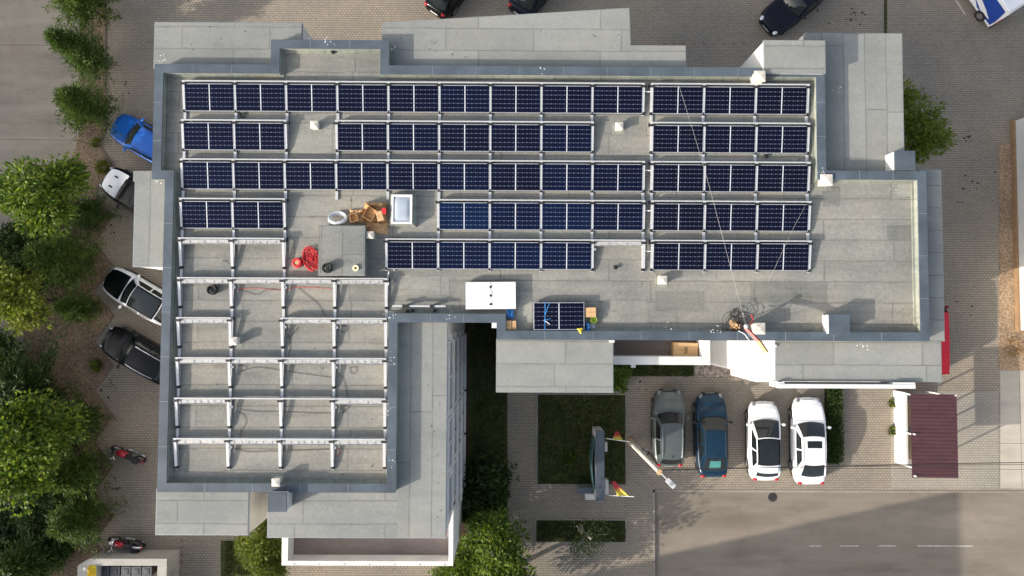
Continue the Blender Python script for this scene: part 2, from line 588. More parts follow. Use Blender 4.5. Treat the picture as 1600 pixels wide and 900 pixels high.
def copy_tree(o, parent=None):
    c = o.copy()
    COL.objects.link(c)
    if parent is not None:
        c.parent = parent
    for ch in list(o.children):
        copy_tree(ch, c)
    return c


def offset_poly(poly, d):
    """move every side of a counter-clockwise polygon inward by d"""
    n = len(poly)
    out = []
    for i in range(n):
        a, b, c = Vector(poly[i - 1]), Vector(poly[i]), Vector(poly[(i + 1) % n])
        d1, d2 = (b - a).normalized(), (c - b).normalized()
        n1, n2 = Vector((-d1.y, d1.x)), Vector((-d2.y, d2.x))
        k = 1 + n1.dot(n2)
        out.append(tuple(b + (n1 + n2) * (d / k)))
    return out


def spline(pts, n=10, closed=False):
    pts = [Vector(p) for p in pts]
    out = []
    N = len(pts)
    for i in range(N if closed else N - 1):
        g = lambda k: pts[k % N] if closed else pts[max(0, min(N - 1, k))]
        p0, p1, p2, p3 = g(i - 1), g(i), g(i + 1), g(i + 2)
        for k in range(n):
            t = k / n
            out.append(0.5 * ((2 * p1) + (p2 - p0) * t + (2 * p0 - 5 * p1 + 4 * p2 - p3) * t * t + (3 * p1 - p0 - 3 * p2 + p3) * t ** 3))
    if not closed:
        out.append(pts[-1])
    return out


ORD = ['first', 'second', 'third', 'fourth', 'fifth', 'sixth', 'seventh', 'eighth', 'ninth', 'tenth', 'eleventh', 'twelfth']

# ------------------------------------------------------------------ ground, paving, road
M['paver'] = paver_mat('block_paving', (0.325, 0.285, 0.232), (0.275, 0.245, 0.205), (0.11, 0.095, 0.08))
M['pavegrey'] = paver_mat('pale_block_paving', (0.37, 0.34, 0.29), (0.33, 0.305, 0.265), (0.16, 0.145, 0.125))
M['redpaver'] = simple('red_block', (0.20, 0.11, 0.085), 0.9, 0, 0.2, 5)
M['edging'] = simple('edging_stone', (0.17, 0.125, 0.10), 0.9, 0, 0.25, 5)
M['asphalt'] = concrete_mat('asphalt', (0.222, 0.192, 0.156), stain=(0.185, 0.152, 0.12), wear=0.8)
M['yard'] = concrete_mat('yard_concrete', (0.305, 0.268, 0.215), 11.0, 5.7, (3.2, 1.15), wear=0.6)
M['slab'] = concrete_mat('pavement_concrete', (0.45, 0.41, 0.345), 3.4, 7.0, (0.5, 0.4), stain=(0.36, 0.31, 0.25))
M['gravel'] = grit_mat('brown_gravel', [(0.12, 0.085, 0.06), (0.20, 0.145, 0.10), (0.29, 0.21, 0.145), (0.155, 0.115, 0.08), (0.36, 0.275, 0.20)], 24.0)
M['gravel2'] = grit_mat('tan_gravel', [(0.30, 0.21, 0.13), (0.42, 0.30, 0.19), (0.26, 0.18, 0.12), (0.50, 0.37, 0.25)], 16.0)
M['pebble'] = grit_mat('pebbles', [(0.30, 0.24, 0.20), (0.42, 0.34, 0.28), (0.20, 0.15, 0.13), (0.52, 0.45, 0.38)], 11.0)
M['lawn'] = grit_mat('turf', [(0.032, 0.050, 0.016), (0.050, 0.074, 0.020), (0.088, 0.070, 0.038), (0.085, 0.092, 0.032)], 18.0, 0.8)
M['soil'] = grit_mat('dark_soil', [(0.05, 0.035, 0.025), (0.09, 0.065, 0.045), (0.07, 0.05, 0.03)], 14.0)  # dark brown soil speckle
M['line'] = simple('road_paint', (0.42, 0.39, 0.34), 0.8, 0, 0.45, 9)

ROADX, ROADY = PX(1020, 800, 0), PY(1300, 766, 0)
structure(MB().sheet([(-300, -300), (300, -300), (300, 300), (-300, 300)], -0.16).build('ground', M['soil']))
structure(MB().sheet([(ROADX + 0.13, -120), (160, -120), (160, ROADY - 0.13), (ROADX + 0.13, ROADY - 0.13)], -0.12).build('road', M['asphalt']))
structure(MB().prism([(-160, -120), (ROADX, -120), (ROADX, ROADY), (160, ROADY), (160, 120), (-160, 120)], -0.15, 0).build('paving', M['paver']))
kb = MB()
x = ROADX + 0.14
while x < 70:
    kb.box(x, x + 0.985, ROADY - 0.13, ROADY - 0.002, -0.15, 0.015)
    x += 1.0
y = ROADY - 0.14
while y > -60:
    kb.box(ROADX + 0.002, ROADX + 0.13, y - 0.985, y, -0.15, 0.015)
    y -= 1.0
structure(kb.build('kerb', M['kerb'], bevel=0.01))
mk = MB()
for a, b in ((1265, 1283), (1312, 1342), (1372, 1400), (1433, 1520)):
    p, q = P(a, 853, -0.116), P(b, 853.5, -0.116)
    mk.box(p.x, q.x, p.y - 0.035, p.y + 0.035, -0.117, -0.116)
structure(mk.build('lane_marking', M['line']))


def strip(mb, a, b, w, z):
    a, b = Vector(a), Vector(b)
    d = (b - a).normalized()
    n = Vector((-d.y, d.x, 0)) * (w / 2)
    mb.add([(*(a - n).xy, z), (*(b - n).xy, z), (*(b + n).xy, z), (*(a + n).xy, z)], [(0, 1, 2, 3)])


mk = MB()
strip(mk, P(1492, -2, 0), P(1508, 23, 0), 0.11, 0.005)
strip(mk, P(1466, -42, 0), P(1482, -17, 0), 0.11, 0.005)
structure(mk.build('bay_marking', M['line']))
mk = MB()
for k in range(9):
    p = P(1038 + 15.5 * k, 68, 0)
    mk.box(p.x - 0.09, p.x + 0.09, p.y - 0.06, p.y + 0.06, 0.001, 0.005)
for k in range(4):
    p = P(284, 845 + 11 * k, 0)
    mk.box(p.x - 0.06, p.x + 0.06, p.y - 0.09, p.y + 0.09, 0.001, 0.005)
structure(mk.build('red_paving_blocks', M['redpaver']))


def gp(pts, z=0.0): return [tuple(P(a, b, 0).xy) for a, b in pts]


def ground_patch(name, pts, z, mat, label=None, world_pts=False):
    return structure(MB().prism(pts if world_pts else gp(pts), -0.05, z).build(name, mat), label)


yard_edge = [(124, -60), (124, 205), (118, 232), (104, 264), (76, 300), (52, 340), (42, 400), (37, 500), (36, 620), (36, 960)]
ground_patch('concrete_yard', [(-400, -60)] + yard_edge + [(-400, 960)], 0.004, M['yard'])
teeth = [(165, -60), (165, 205), (155, 226)]
for k in range(-4, 6):
    teeth += [(178, 572 + 78 * k), (148, 611 + 78 * k)]
teeth = [t for t in teeth if t[1] < 965] + [(150, 965)]
ground_patch('gravel_bed', yard_edge + teeth[::-1], 0.008, M['gravel'])
eb = MB()
tw = [P(a, b, 0) for a, b in teeth]
for a, b in zip(tw[:-1], tw[1:]):
    d = b - a
    n = max(1, round(d.length / 0.5))
    for k in range(n):
        c = a + d * ((k + 0.5) / n)
        eb.obox((c.x, c.y, 0.02), d.length / n - 0.015, 0.05, 0.06, math.atan2(d.y, d.x))
structure(eb.build('edging_kerb', M['edging']))
ground_patch('entrance_lawn', [(840, 617), (977, 617), (977, 756), (840, 756)], 0.03, M['lawn'])
ground_patch('roadside_lawn', [(838, 813), (977, 813), (977, 846), (838, 846)], 0.03, M['lawn'])
ground_patch('terrace_lawn', [(900, 540), (1084, 540), (1084, 588), (900, 588)], 0.03, M['lawn'])
ground_patch('courtyard_garden', [(733, 440), (793, 440), (793, 960), (700, 960), (700, 905), (733, 905)], 0.03, M['lawn'])
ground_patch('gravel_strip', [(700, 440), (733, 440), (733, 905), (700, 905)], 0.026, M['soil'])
ground_patch('pebble_strip', [(1085, 540), (1145, 540), (1145, 590), (1085, 590)], 0.02, M['pebble'])
ground_patch('hedge_bed', [(1288, 540), (1311, 540), (1311, 723), (1288, 723)], 0.02, M['soil'])
ground_patch('south_garden', [(345, 845), (445, 845), (445, 960), (345, 960)], 0.02, M['lawn'])
ground_patch('east_gravel', [(1561, 225), (1640, 225), (1640, 578), (1561, 578)], 0.03, M['gravel2'])
ground_patch('concrete_pavement', [(1563, 579), (2400, 579), (2400, 763), (1563, 763)], 0.005, M['slab'])
ground_patch('shelter_floor', [(1392, 612), (1560, 612), (1560, 763), (1392, 763)], 0.004, M['pavegrey'])
ground_patch('grass_joint', [(1381, -60), (1386, -60), (1386, 130), (1381, 130)], 0.012, M['lawn'])
# frame stones round the two lawns
sm = MB()
rs = random.Random(3)
for cx, cy, n, sp in ((196, 128, 5, 4), (200, 143, 3, 4), (1337, 32, 16, 8), (1512, 214, 10, 6), (172, 606, 14, 7), (180, 757, 10, 8), (1508, 480, 9, 12), (176, 360, 4, 4), (836, 590, 4, 3), (1006, 594, 6, 12), (1520, 305, 14, 18), (1275, 18, 4, 14)):
    for k in range(n):
        p = P(cx + rs.gauss(0, sp), cy + rs.gauss(0, sp), 0)
        r = rs.uniform(0.02, 0.10)
        m_ = rs.randint(6, 9)
        a0 = rs.uniform(0, 3)
        sm.add([(p.x + r * rs.uniform(.6, 1.3) * math.cos(6.283 * i / m_ + a0), p.y + 0.7 * r * rs.uniform(.6, 1.3) * math.sin(6.283 * i / m_ + a0), 0.006 + 0.0002 * k) for i in range(m_)], [tuple(range(m_))])
structure(sm.build('paving_stains', simple('tar_stain', (0.035, 0.03, 0.028), 0.8, 0, 0.3, 5)))
fb = MB()
for x0, y0, x1, y1 in ((840, 617, 977, 756), (838, 813, 977, 846)):
    a, b = P(x0, y1, 0), P(x1, y0, 0)
    fb.box(a.x - 0.08, b.x + 0.08, a.y - 0.08, a.y - 0.002, 0, 0.05)
    fb.box(a.x - 0.08, b.x + 0.08, b.y + 0.002, b.y + 0.08, 0, 0.05)
    fb.box(a.x - 0.08, a.x - 0.002, a.y, b.y, 0, 0.05)
    fb.box(b.x + 0.002, b.x + 0.08, a.y, b.y, 0, 0.05)
structure(fb.build('lawn_kerb', M['kerb']))
mh = thing('manhole_cover', 'round iron manhole cover at the top edge of the road', 'manhole cover', P(1207, 777, -0.12))
MB().cyl((0, 0, 0), 0.26, 0.26, 0.02, 24).build('rim', M['grate'], mh)
g = MB().cyl((0, 0, 0.02), 0.2, 0.2, 0.008, 24)
for k in range(-2, 3):
    g.box(k * 0.07 - 0.012, k * 0.07 + 0.012, -0.12, 0.12, 0.028, 0.036)
g.build('grate', M['grate'], mh)

# ------------------------------------------------------------------ the office building
ZP, ZR, ZL = 11.95, 11.60, 11.50            # parapet top, main roof, eaves roofs
bld = thing('office_building', 'white office building with flat grey felt roofs and blue grey parapets under the solar panels', 'building')


def lx(*pts): return sum(PX(a, b, ZP) for a, b in pts) / len(pts)
def ly(*pts): return sum(PY(a, b, ZP) for a, b in pts) / len(pts)


xA, xB, xC = lx((240, 104), (239, 266)), lx((423, 62), (423, 102)), lx((608, 62), (608, 102))
xD, xE = lx((1290, 116), (1290, 264)), lx((1449, 268), (1451, 530))
xF, xG, xH = lx((776, 503), (776, 530)), lx((619.5, 510), (619.5, 768)), lx((257, 284), (246, 768))
yN, yT, yM = ly((240, 102), (1180, 103.5)), ly((423, 62), (608, 62.5)), ly((1290, 266), (1449, 268))
yS, yJ, yQ = ly((776, 531), (1449, 533)), ly((619, 504), (776, 504)), ly((246, 769), (619, 770))
yW = ly((239, 280), (257, 280))
OUT = [(xA, yN), (xA, yW), (xH, yW), (xH, yQ), (xG, yQ), (xG, yJ), (xF, yJ), (xF, yS), (xE, yS), (xE, yM), (xD, yM), (xD, yN), (xC, yN), (xC, yT), (xB, yT), (xB, yN)]
INN = offset_poly(OUT, 0.37)
INN2 = offset_poly(OUT, 0.362)
MB().prism(offset_poly(OUT, 0.02), 0, ZR - 0.06).build('wall', M['white'], bld)
MB().sheet(INN, ZR).build('main_roof', M['felt'], bld)


def ring(outer, inner, z0, z1, tops=True):
    mb = MB()
    n = len(outer)
    vs = [(*p, z0) for p in outer] + [(*p, z1) for p in outer] + [(*p, z0) for p in inner] + [(*p, z1) for p in inner]
    fs = []
    for i in range(n):
        j = (i + 1) % n
        fs += [(i, j, n + j, n + i), (2 * n + j, 2 * n + i, 3 * n + i, 3 * n + j), (n + i, n + j, 3 * n + j, 3 * n + i), (j, i, 2 * n + i, 2 * n + j)]
    return mb.add(vs, fs)


ring(offset_poly(OUT, 0.015), INN2, ZR - 0.1, ZP - 0.045).build('parapet', M['feltup'], bld)
cj = ring(OUT, INN, ZP - 0.045, ZP).mark()
# angled felt fillet and stained gutter line along the foot of the parapet
ring(INN2, offset_poly(OUT, 0.46), ZR + 0.002, ZR + 0.05).build('felt_fillet', M['feltup'], bld)
# coping joints are part of the coping
for (ax, ay), (bx, by) in zip(OUT, OUT[1:] + OUT[:1]):
    L = math.hypot(bx - ax, by - ay)
    ux, uy = (bx - ax) / L, (by - ay) / L
    n = int(L // 2.0)
    for k in range(1, n + 1):
        t = k * L / (n + 1)
        cx, cy = ax + ux * t - uy * 0.185, ay + uy * t + ux * 0.185
        cj.obox((cx, cy, ZP + 0.003), 0.012, 0.366, 0.006, math.atan2(uy, ux))
cj.build('parapet_coping', [M['cap'], M['trim']], bld)


def block(name, poly, ztop, felt, zbot=0.0, wall=None):
    """an eaves block: rendered walls, thin metal edge and a felt top"""
    MB().prism(poly, zbot, ztop - 0.10, top=False).build('wall', wall or M['white'], bld)
    big = offset_poly(ccw(poly), -0.03)
    MB().prism(big, ztop - 0.14, ztop - 0.012).build('roof_edge', M['trim'], bld)
    MB().sheet(offset_poly(ccw(poly), -0.005), ztop).build(name, felt, bld)
    return poly


def ccw(poly):
    a = sum(poly[i][0] * poly[(i + 1) % len(poly)][1] - poly[(i + 1) % len(poly)][0] * poly[i][1] for i in range(len(poly)))
    return poly if a > 0 else poly[::-1]


def rect(px0, py0, px1, py1, z, x0=None, x1=None, y0=None, y1=None):
    a, b = P(px0, py1, z), P(px1, py0, z)
    X0, X1 = (a.x if x0 is None else x0), (b.x if x1 is None else x1)
    Y0, Y1 = (a.y if y0 is None else y0), (b.y if y1 is None else y1)
    return [(X0, Y0), (X1, Y0), (X1, Y1), (X0, Y1)]


g_ = 0.012
block('eaves_roof', rect(241, 36.5, 471, 90, ZL, y0=yN + g_), ZL, M['felt2'])                           # north-west
npoly = [P(598, 36, ZL), P(983, 13, ZL), P(985, 71.5, ZL), P(1071, 72, ZL)]
npoly = [tuple(p.xy) for p in npoly]
block('eaves_roof', [(npoly[0][0], yN + g_)] + npoly[:4] + [(npoly[3][0], yN + g_)], ZL, M['felt2'])        # north
nep = rect(1261, 53, 1409, 268, 11.35, y0=yM + g_)
block('eaves_roof', nep, 11.35, M['felt2v'])                                                              # north-east
block('eaves_roof', rect(1449, 266, 1470, 595, ZL, x0=xE + g_, y0=yS + 0.02), ZL, M['felt2'])                # east strip
xSE0, xSE1 = PX(1213, 560, ZL), PX(1470, 560, ZL)
yRE = PY(1300, 595, ZL)
block('eaves_roof', [(xSE0, yRE), (xSE1, yRE), (xSE1, yS - g_), (xSE0, yS - g_)], ZL + 0.02, M['felt2'])     # south-east
block('eaves_roof', rect(776, 531, 957.5, 612, ZL, y1=yS - g_), ZL, M['felt2'])                            # south middle
xWE = PX(697, 700, ZL)
yWS = PY(600, 840, ZL)
block('eaves_roof', [(xG + g_, yWS), (xWE, yWS), (xWE, yJ - g_), (xG + g_, yJ - g_)], ZL, M['felt2v'])           # wing east
block('eaves_roof', rect(418, 771, 628, 840, ZL, x1=xG + 0.001, y0=yWS, y1=yQ - g_), ZL - 0.01, M['felt2'])       # wing south
block('eaves_roof', rect(243.5, 771, 388, 835, ZL, y1=yQ - g_), ZL, M['felt2'], wall=M['cream'])             # south-west
block('eaves_roof', rect(208, 267, 258, 416, ZL, x1=xH - g_ , y1=yW - 0.0), ZL, M['felt2v'])                # west
MB().box(PX(208, 275, ZL), xA - 0.01, yW + 0.0, PY(215, 267, ZL), ZL - 0.1, ZL).build('eaves_roof', M['felt2v'], bld)
# stair tower
stp = rect(1195.5, 64, 1289, 112.5, 12.2)
block('tower_roof', stp, 12.2, M['felt2'])
# white corner brackets on the eaves
for a, b in ((958, 533), (1211, 540)):
    p = P(a, b, ZL + 0.05)
    MB().box(p.x - 0.16, p.x + 0.05, p.y - 0.06, p.y + 0.04, ZL, ZL + 0.1).build('corner_bracket', M['white'], bld)
p = P(772, 508, ZP)
MB().box(p.x - 0.1, p.x + 0.12, p.y - 0.12, p.y + 0.1, ZP - 0.2, ZP - 0.05).build('corner_bracket', M['white'], bld)

# south-east balcony bands in front of the recessed wall
yB = PY(1300, 607, 11.75)
sb = MB()
xb1 = PX(1430, 600, 11.7)
sb.box(xSE0, xb1, yB, yB + 0.17, 10.7, 11.72)
sb.box(xSE0, xSE0 + 0.25, yB + 0.17, yRE - 0.04, 10.7, 11.70)
sb.box(xb1 - 0.9, xb1, yB + 0.17, yRE - 0.04, 10.7, 11.70)
sb.box(xSE0, xb1, yB, yRE - 0.002, 5.6, 9.2)
sb.build('balcony_band', M['white'], bld)
MB().box(xSE0 + 0.3, xb1 - 0.3, yB + 0.18, yRE - 0.02, 9.2, 9.26).build('balcony_floor', M['concrete'], bld)


def window(x, y0, y1, z0, z1, side=1):
    """window in a wall facing +x or -x: frame, pane, sill"""
    f = MB()
    for a, b, c, d in ((y0, y0 + 0.08, z0, z1), (y1 - 0.08, y1, z0, z1), (y0 + 0.08, y1 - 0.08, z0, z0 + 0.08), (y0 + 0.08, y1 - 0.08, z1 - 0.08, z1)):
        f.box(min(x + side * 0.003, x + side * 0.09), max(x + side * 0.003, x + side * 0.09), a, b, c, d)
    n = max(1, round((y1 - y0) / 1.3))
    for k in range(1, n):
        yy = y0 + (y1 - y0) * k / n
        f.box(min(x + side * 0.003, x + side * 0.085), max(x + side * 0.003, x + side * 0.085), yy - 0.03, yy + 0.03, z0 + 0.08, z1 - 0.08)
    fr = f.build('window', M['white'], bld)
    MB().box(min(x + side * 0.002, x + side * 0.04), max(x + side * 0.002, x + side * 0.04), y0 + 0.07, y1 - 0.07, z0 + 0.07, z1 - 0.07).build('pane', M['pane'], fr)
    MB().box(min(x + side * 0.001, x + side * 0.16), max(x + side * 0.001, x + side * 0.16), y0 - 0.05, y1 + 0.05, z0 - 0.07, z0 - 0.005).build('sill', M['white'], fr)
    return fr


def window_y(y, x0, x1, z0, z1, side=-1):
    f = MB()
    ya, yb_ = sorted((y + side * 0.003, y + side * 0.09))
    for a, b, c, d in ((x0, x0 + 0.08, z0, z1), (x1 - 0.08, x1, z0, z1), (x0 + 0.08, x1 - 0.08, z0, z0 + 0.08), (x0 + 0.08, x1 - 0.08, z1 - 0.08, z1)):
        f.box(a, b, ya, yb_, c, d)
    fr = f.build('window', M['white'], bld)
    ya, yb_ = sorted((y + side * 0.002, y + side * 0.04))
    MB().box(x0 + 0.07, x1 - 0.07, ya, yb_, z0 + 0.07, z1 - 0.07).build('pane', M['pane'], fr)
    return fr


ytop = PY(703, 533, 10.8)
for zf in (0.9, 3.75, 6.6, 9.35):
    for a, b in ((0.0, 0.40), (0.43, 0.72), (0.75, 0.98)):
        L = ytop - (yWS + 0.4)
        if zf < 6 and a > 0.7:
            b = 1.12
        window(xWE, ytop - b * L, ytop - a * L, zf, zf + 1.65)
for k in range(4):                                                   # dark recess where the wing meets the main front
    z = 0.3 + 2.85 * k
    MB().box(xWE + 0.003, xWE + 0.10 + 0.02 * k, ytop + 0.05, ytop + 0.3, z + 2.0, z + 2.12).build('ledge', M['white'], bld)
for x0 in (-0.2, 1.9):
    window_y(yS + 0.02, x0, x0 + 1.4, 1.0, 2.6)
    window_y(yS + 0.02, x0, x0 + 1.4, 4.4, 6.0)
for x0 in (5.2, 7.0):
    for z0 in (1.0, 4.2, 7.2):
        window_y(yS + 0.02, x0, x0 + 1.3, z0, z0 + 1.5)

# the terrace on the lower storey under the wing
zt, zf = 7.3, 6.45
tx0, tx1 = PX(440, 870, zt), xWE
ty0 = PY(570, 884, zt)
MB().box(tx0 + 0.01, tx1 - 0.01, ty0 + 0.01, yWS + 0.3, 0, zf - 0.02).build('wall', M['white'], bld)
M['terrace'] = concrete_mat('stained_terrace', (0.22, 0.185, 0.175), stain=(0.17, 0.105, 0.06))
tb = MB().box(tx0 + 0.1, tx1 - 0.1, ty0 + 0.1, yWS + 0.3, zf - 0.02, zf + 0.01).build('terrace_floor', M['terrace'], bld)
tp = MB()
tp.box(tx0, tx1, ty0, ty0 + 0.22, zf - 0.3, zt)
tp.box(tx0, tx0 + 0.30, ty0 + 0.22, yWS + 0.3, zf - 0.3, zt)
tp.box(tx1 - 0.22, tx1, ty0 + 0.22, yWS + 0.3, zf - 0.3, zt)
tp.build('terrace_parapet', M['white'], bld, bevel=0.01)
tn = MB()
for k in range(7):
    xx = tx0 + 0.6 + k * (tx1 - tx0 - 1.0) / 6
    tn.box(xx - 0.03, xx + 0.03, ty0 + 0.05, ty0 + 0.09, zt, zt + 0.03)
tn.build('rail_socket', M['trim'], bld)
# the narrow terrace beside the south middle block
zt, zf = 10.5, 9.55
ux0, ux1 = PX(958, 565, ZL) , PX(1110, 560, zt)
uy0 = PY(1030, 570, zt)
uyi = PY(1030, 557, zt)
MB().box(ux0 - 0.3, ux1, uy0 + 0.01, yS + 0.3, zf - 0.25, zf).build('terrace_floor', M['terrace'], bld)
tp = MB()
tp.box(ux0 - 0.3, ux1, uy0, uyi, zf - 0.3, zt)
tp.box(PX(1097, 550, zt), ux1 + 0.002, uyi, yS + 0.2, zf - 0.3, zt - 0.002)
tp.build('terrace_parapet', M['white'], bld, bevel=0.01)
p = P(990, 571, 10.2)
MB().box(p.x - 0.09, p.x + 0.09, p.y - 0.1, p.y + 0.12, 10.0, 10.2).build('wall_lamp', M['white'], bld)

# chimneys with blue grey caps, felt shaft, skylight, vents


def chimney(px0, py0, px1, py1, zc, zb):
    a, b = P(px0, py1, zc), P(px1, py0, zc)
    c = MB().box(a.x + 0.03, b.x - 0.03, a.y + 0.03, b.y - 0.03, zb, zc - 0.06).build('chimney', M['white'], bld)
    MB().box(a.x, b.x, a.y, b.y, zc - 0.06, zc).build('chimney_cap', M['cap'], c, bevel=0.008)


chimney(1295.5, 491, 1328, 522.5, 12.25, ZR - 0.02)
chimney(1398, 235.5, 1430, 265.5, 12.1, 9.5)
chimney(417.5, 770, 448, 800, 12.3, ZL - 0.02)


def vent(cx, cy, s=12.0, h=0.36, zb=ZR, shape=0):
    p = P(cx, cy, zb + h)
    w = s * (CAMZ - zb - h) / FPX / 2
    v = MB().box(p.x - w * 0.82, p.x + w * 0.82, p.y - w * 0.82, p.y + w * 0.82, zb - 0.02, zb + h - 0.1).build('roof_vent', M['cream'], bld)
    c = MB()
    z0, z1, z2 = zb + h - 0.1, zb + h - 0.02, zb + h + 0.03
    c.box(p.x - w, p.x + w, p.y - w, p.y + w, z0, z1)
    c.add([(p.x - w, p.y - w, z1 + .001), (p.x + w, p.y - w, z1 + .001), (p.x + w, p.y + w, z1 + .001), (p.x - w, p.y + w, z1 + .001), (p.x + w * .1, p.y, z2)], [(0, 1, 4), (1, 2, 4), (2, 3, 4), (3, 0, 4)])
    c.build('vent_cap', M['cream'], v, bevel=0.008)
    MB().box(p.x - w * 1.5, p.x + w * 1.5, p.y - w * 1.6, p.y + w * 1.4, zb + 0.001, zb + 0.012).build('vent_flashing', M['feltup'], v)


vent(490.5, 194.5)
vent(968, 196.5)
vent(1036, 437.5, 13.5)
vent(364, 533, 12.5, 0.42)
vent(430.5, 754, 12.5, 0.5)
vent(1292.5, 281, 18, 0.45)
vent(1188, 118.5, 17, 0.75)
vent(1187, 513.5, 18, 0.62)
vent(578, 367, 11.5, 0.5)

a, b = P(497.5, 430, 12.17), P(570.5, 353, 12.17)
sh = MB().box(a.x, b.x, a.y, b.y, ZR - 0.02, 12.12).build('roof_shaft', M['shaft'], bld)
MB().box(a.x - 0.02, b.x + 0.02, a.y - 0.02, b.y + 0.02, 12.10, 12.17).build('shaft_cover', M['shaft'], sh, bevel=0.02)
st = MB()
for yy in (a.y + 0.06, b.y - 0.08):
    st.box(a.x + 0.05, b.x - 0.06, yy, yy + 0.015, 12.17, 12.178)
st.box(a.x + 0.06, a.x + 0.075, a.y + 0.08, b.y - 0.09, 12.17, 12.178)
st.box(b.x - 0.09, b.x - 0.075, a.y + 0.08, b.y - 0.09, 12.17, 12.178)
st.build('cover_seam', M['trim'], sh)

a, b = P(608, 351, 12.0), P(647, 302, 12.0)
sk = thing('skylight', '', '')
for q in ('label', 'category'):
    del sk[q]
sk.parent = bld
k0 = MB()
z0, z1 = ZR, 11.93
k0.add([(a.x - .03, a.y - .05, z0), (b.x + .06, a.y - .05, z0), (b.x + .06, b.y, z0), (a.x - .03, b.y, z0), (a.x + .02, a.y + .04, z1), (b.x - .04, a.y + .04, z1), (b.x - .04, b.y - .02, z1), (a.x + .02, b.y - .02, z1)],
       [(4, 5, 6, 7), (0, 1, 5, 4), (1, 2, 6, 5), (2, 3, 7, 6), (3, 0, 4, 7)])
k0.build('skylight_kerb', M['feltup'], sk)
fa, fb_ = P(611.5, 349.5, 12.0), P(644.5, 304, 12.0)
ring([(fa.x, fa.y), (fb_.x, fa.y), (fb_.x, fb_.y), (fa.x, fb_.y)], [(fa.x + .09, fa.y + .09), (fb_.x - .09, fa.y + .09), (fb_.x - .09, fb_.y - .09), (fa.x + .09, fb_.y - .09)], z1 - 0.005, 12.02).build('skylight_frame', M['white'], sk, bevel=0.01)
M['dome'] = simple('skylight_glazing', (0.36, 0.41, 0.47), 0.10, 0, 0.08, 1.0)
fx = lambda u, v: (fa.x + .09 + (fb_.x - fa.x - .18) * u, fa.y + .09 + (fb_.y - fa.y - .18) * v, 11.97 + 0.07 * (1 - (2 * u - 1) ** 4) * (1 - (2 * v - 1) ** 4))
MB().grid(fx, [k / 10 for k in range(11)], [k / 10 for k in range(11)]).build('skylight_pane', M['dome'], sk, smooth=True)
for cx, cy in ((521, 82.5), (961, 418), (1195, 245)):
    p = P(cx, cy, ZR)
    d = MB().cyl((p.x, p.y, ZR), 0.07, 0.06, 0.10, 10)
    d.cyl((p.x, p.y, ZR + 0.10), 0.10, 0.05, 0.04, 10)
    d.build('roof_drain', M['dkplastic'], bld)
# patched sheets of felt, and bits of debris on the roofs
M['patch'] = felt_mat('felt_patch', (0.285, 0.282, 0.258), 0.0, 3.0, 9.0, (0.4, 0.9))
M['patch2'] = felt_mat('felt_patch_dark', (0.200, 0.200, 0.184), 0.0, 3.0, 9.0, (0.2, 0.5))
for k, (x0, y0, x1, y1, mm) in enumerate(((942, 470, 1012, 506, 'patch'), (1402, 286, 1428, 309, 'patch'), (1386, 352, 1424, 376, 'patch2'), (1172, 442, 1292, 473, 'patch2'), (622, 432, 702, 461, 'patch'), (808, 456, 832, 514, 'patch'), (455, 182, 520, 240, 'patch'), (1024, 455, 1100, 486, 'patch2'), (1285, 292, 1312, 322, 'patch2'), (290, 704, 352, 738, 'patch2'), (930, 182, 1010, 212, 'patch2'))):
    a, b = P(x0, y1, ZR), P(x1, y0, ZR)
    MB().box(a.x, b.x, a.y, b.y, ZR + 0.001, ZR + 0.005).build('roof_patch', M[mm], bld)
db = MB()
rd = random.Random(19)
for k in range(170):
    ax_, ay_, az_ = rd.choice(((rd.uniform(640, 1430), rd.uniform(428, 512), ZR), (rd.uniform(1275, 1430), rd.uniform(290, 510), ZR), (rd.uniform(285, 600), rd.uniform(380, 745), ZR), (rd.uniform(630, 690), rd.uniform(515, 830), ZL), (rd.uniform(250, 470), rd.uniform(40, 85), ZL), (rd.uniform(610, 980), rd.uniform(45, 90), ZL), (rd.uniform(450, 600), rd.uniform(310, 420), ZR)))
    p = P(ax_, ay_, az_)
    r = rd.uniform(0.010, 0.035)
    a0 = rd.uniform(0, 6)
    db.add([(p.x + r * rd.uniform(.5, 1.6) * math.cos(a0 + q * 1.571), p.y + r * rd.uniform(.5, 1.6) * math.sin(a0 + q * 1.571), az_ + 0.012) for q in range(4)], [(0, 1, 2, 3)])
db.build('roof_debris', simple('debris', (0.07, 0.06, 0.05), 0.9, 0, 0.6, 3), bld)['kind'] = 'stuff'
# bird droppings and pale repair marks on the coping and felt are thin flakes of their own
dr = MB()
for cx, cy, n, z in ((611, 495, 12, ZP), (254, 95, 10, ZL), (246, 286, 14, ZL), (612, 75, 16, ZL), (512, 67, 9, ZP), (1280, 268, 8, ZP), (1305, 142, 5, ZL), (1400, 294, 3, ZR),
                     (610, 560, 5, ZP), (607, 640, 6, ZP), (610, 720, 5, ZP), (850, 110, 4, ZP), (1120, 518, 10, ZP), (1350, 538, 14, ZL + 0.02), (700, 495, 7, ZP), (1040, 506, 5, ZP), (620, 420, 8, ZR), (480, 60, 4, ZL)):
    for k in range(n):
        p = P(cx + random.gauss(0, 5), cy + random.gauss(0, 4), z)
        r = random.uniform(0.008, 0.03)
        m = random.randint(5, 7)
        dr.add([(p.x + r * random.uniform(.5, 1.3) * math.cos(6.283 * i / m), p.y + r * random.uniform(.5, 1.3) * math.sin(6.283 * i / m), z + 0.009) for i in range(m)], [tuple(range(m))])
o = dr.build('bird_droppings', M['back'], bld)
o['kind'] = 'stuff'

# ------------------------------------------------------------------ solar racks and panels
COLP, ROWP = 2.145, 1.652
LX = [-13.68 + COLP * i for i in range(10)]
RX = [5.99 + 2.192 * i for i in range(4)]
Y0 = PY(800, 130.0, 11.85)


def row_y(j): return Y0 - ROWP * j


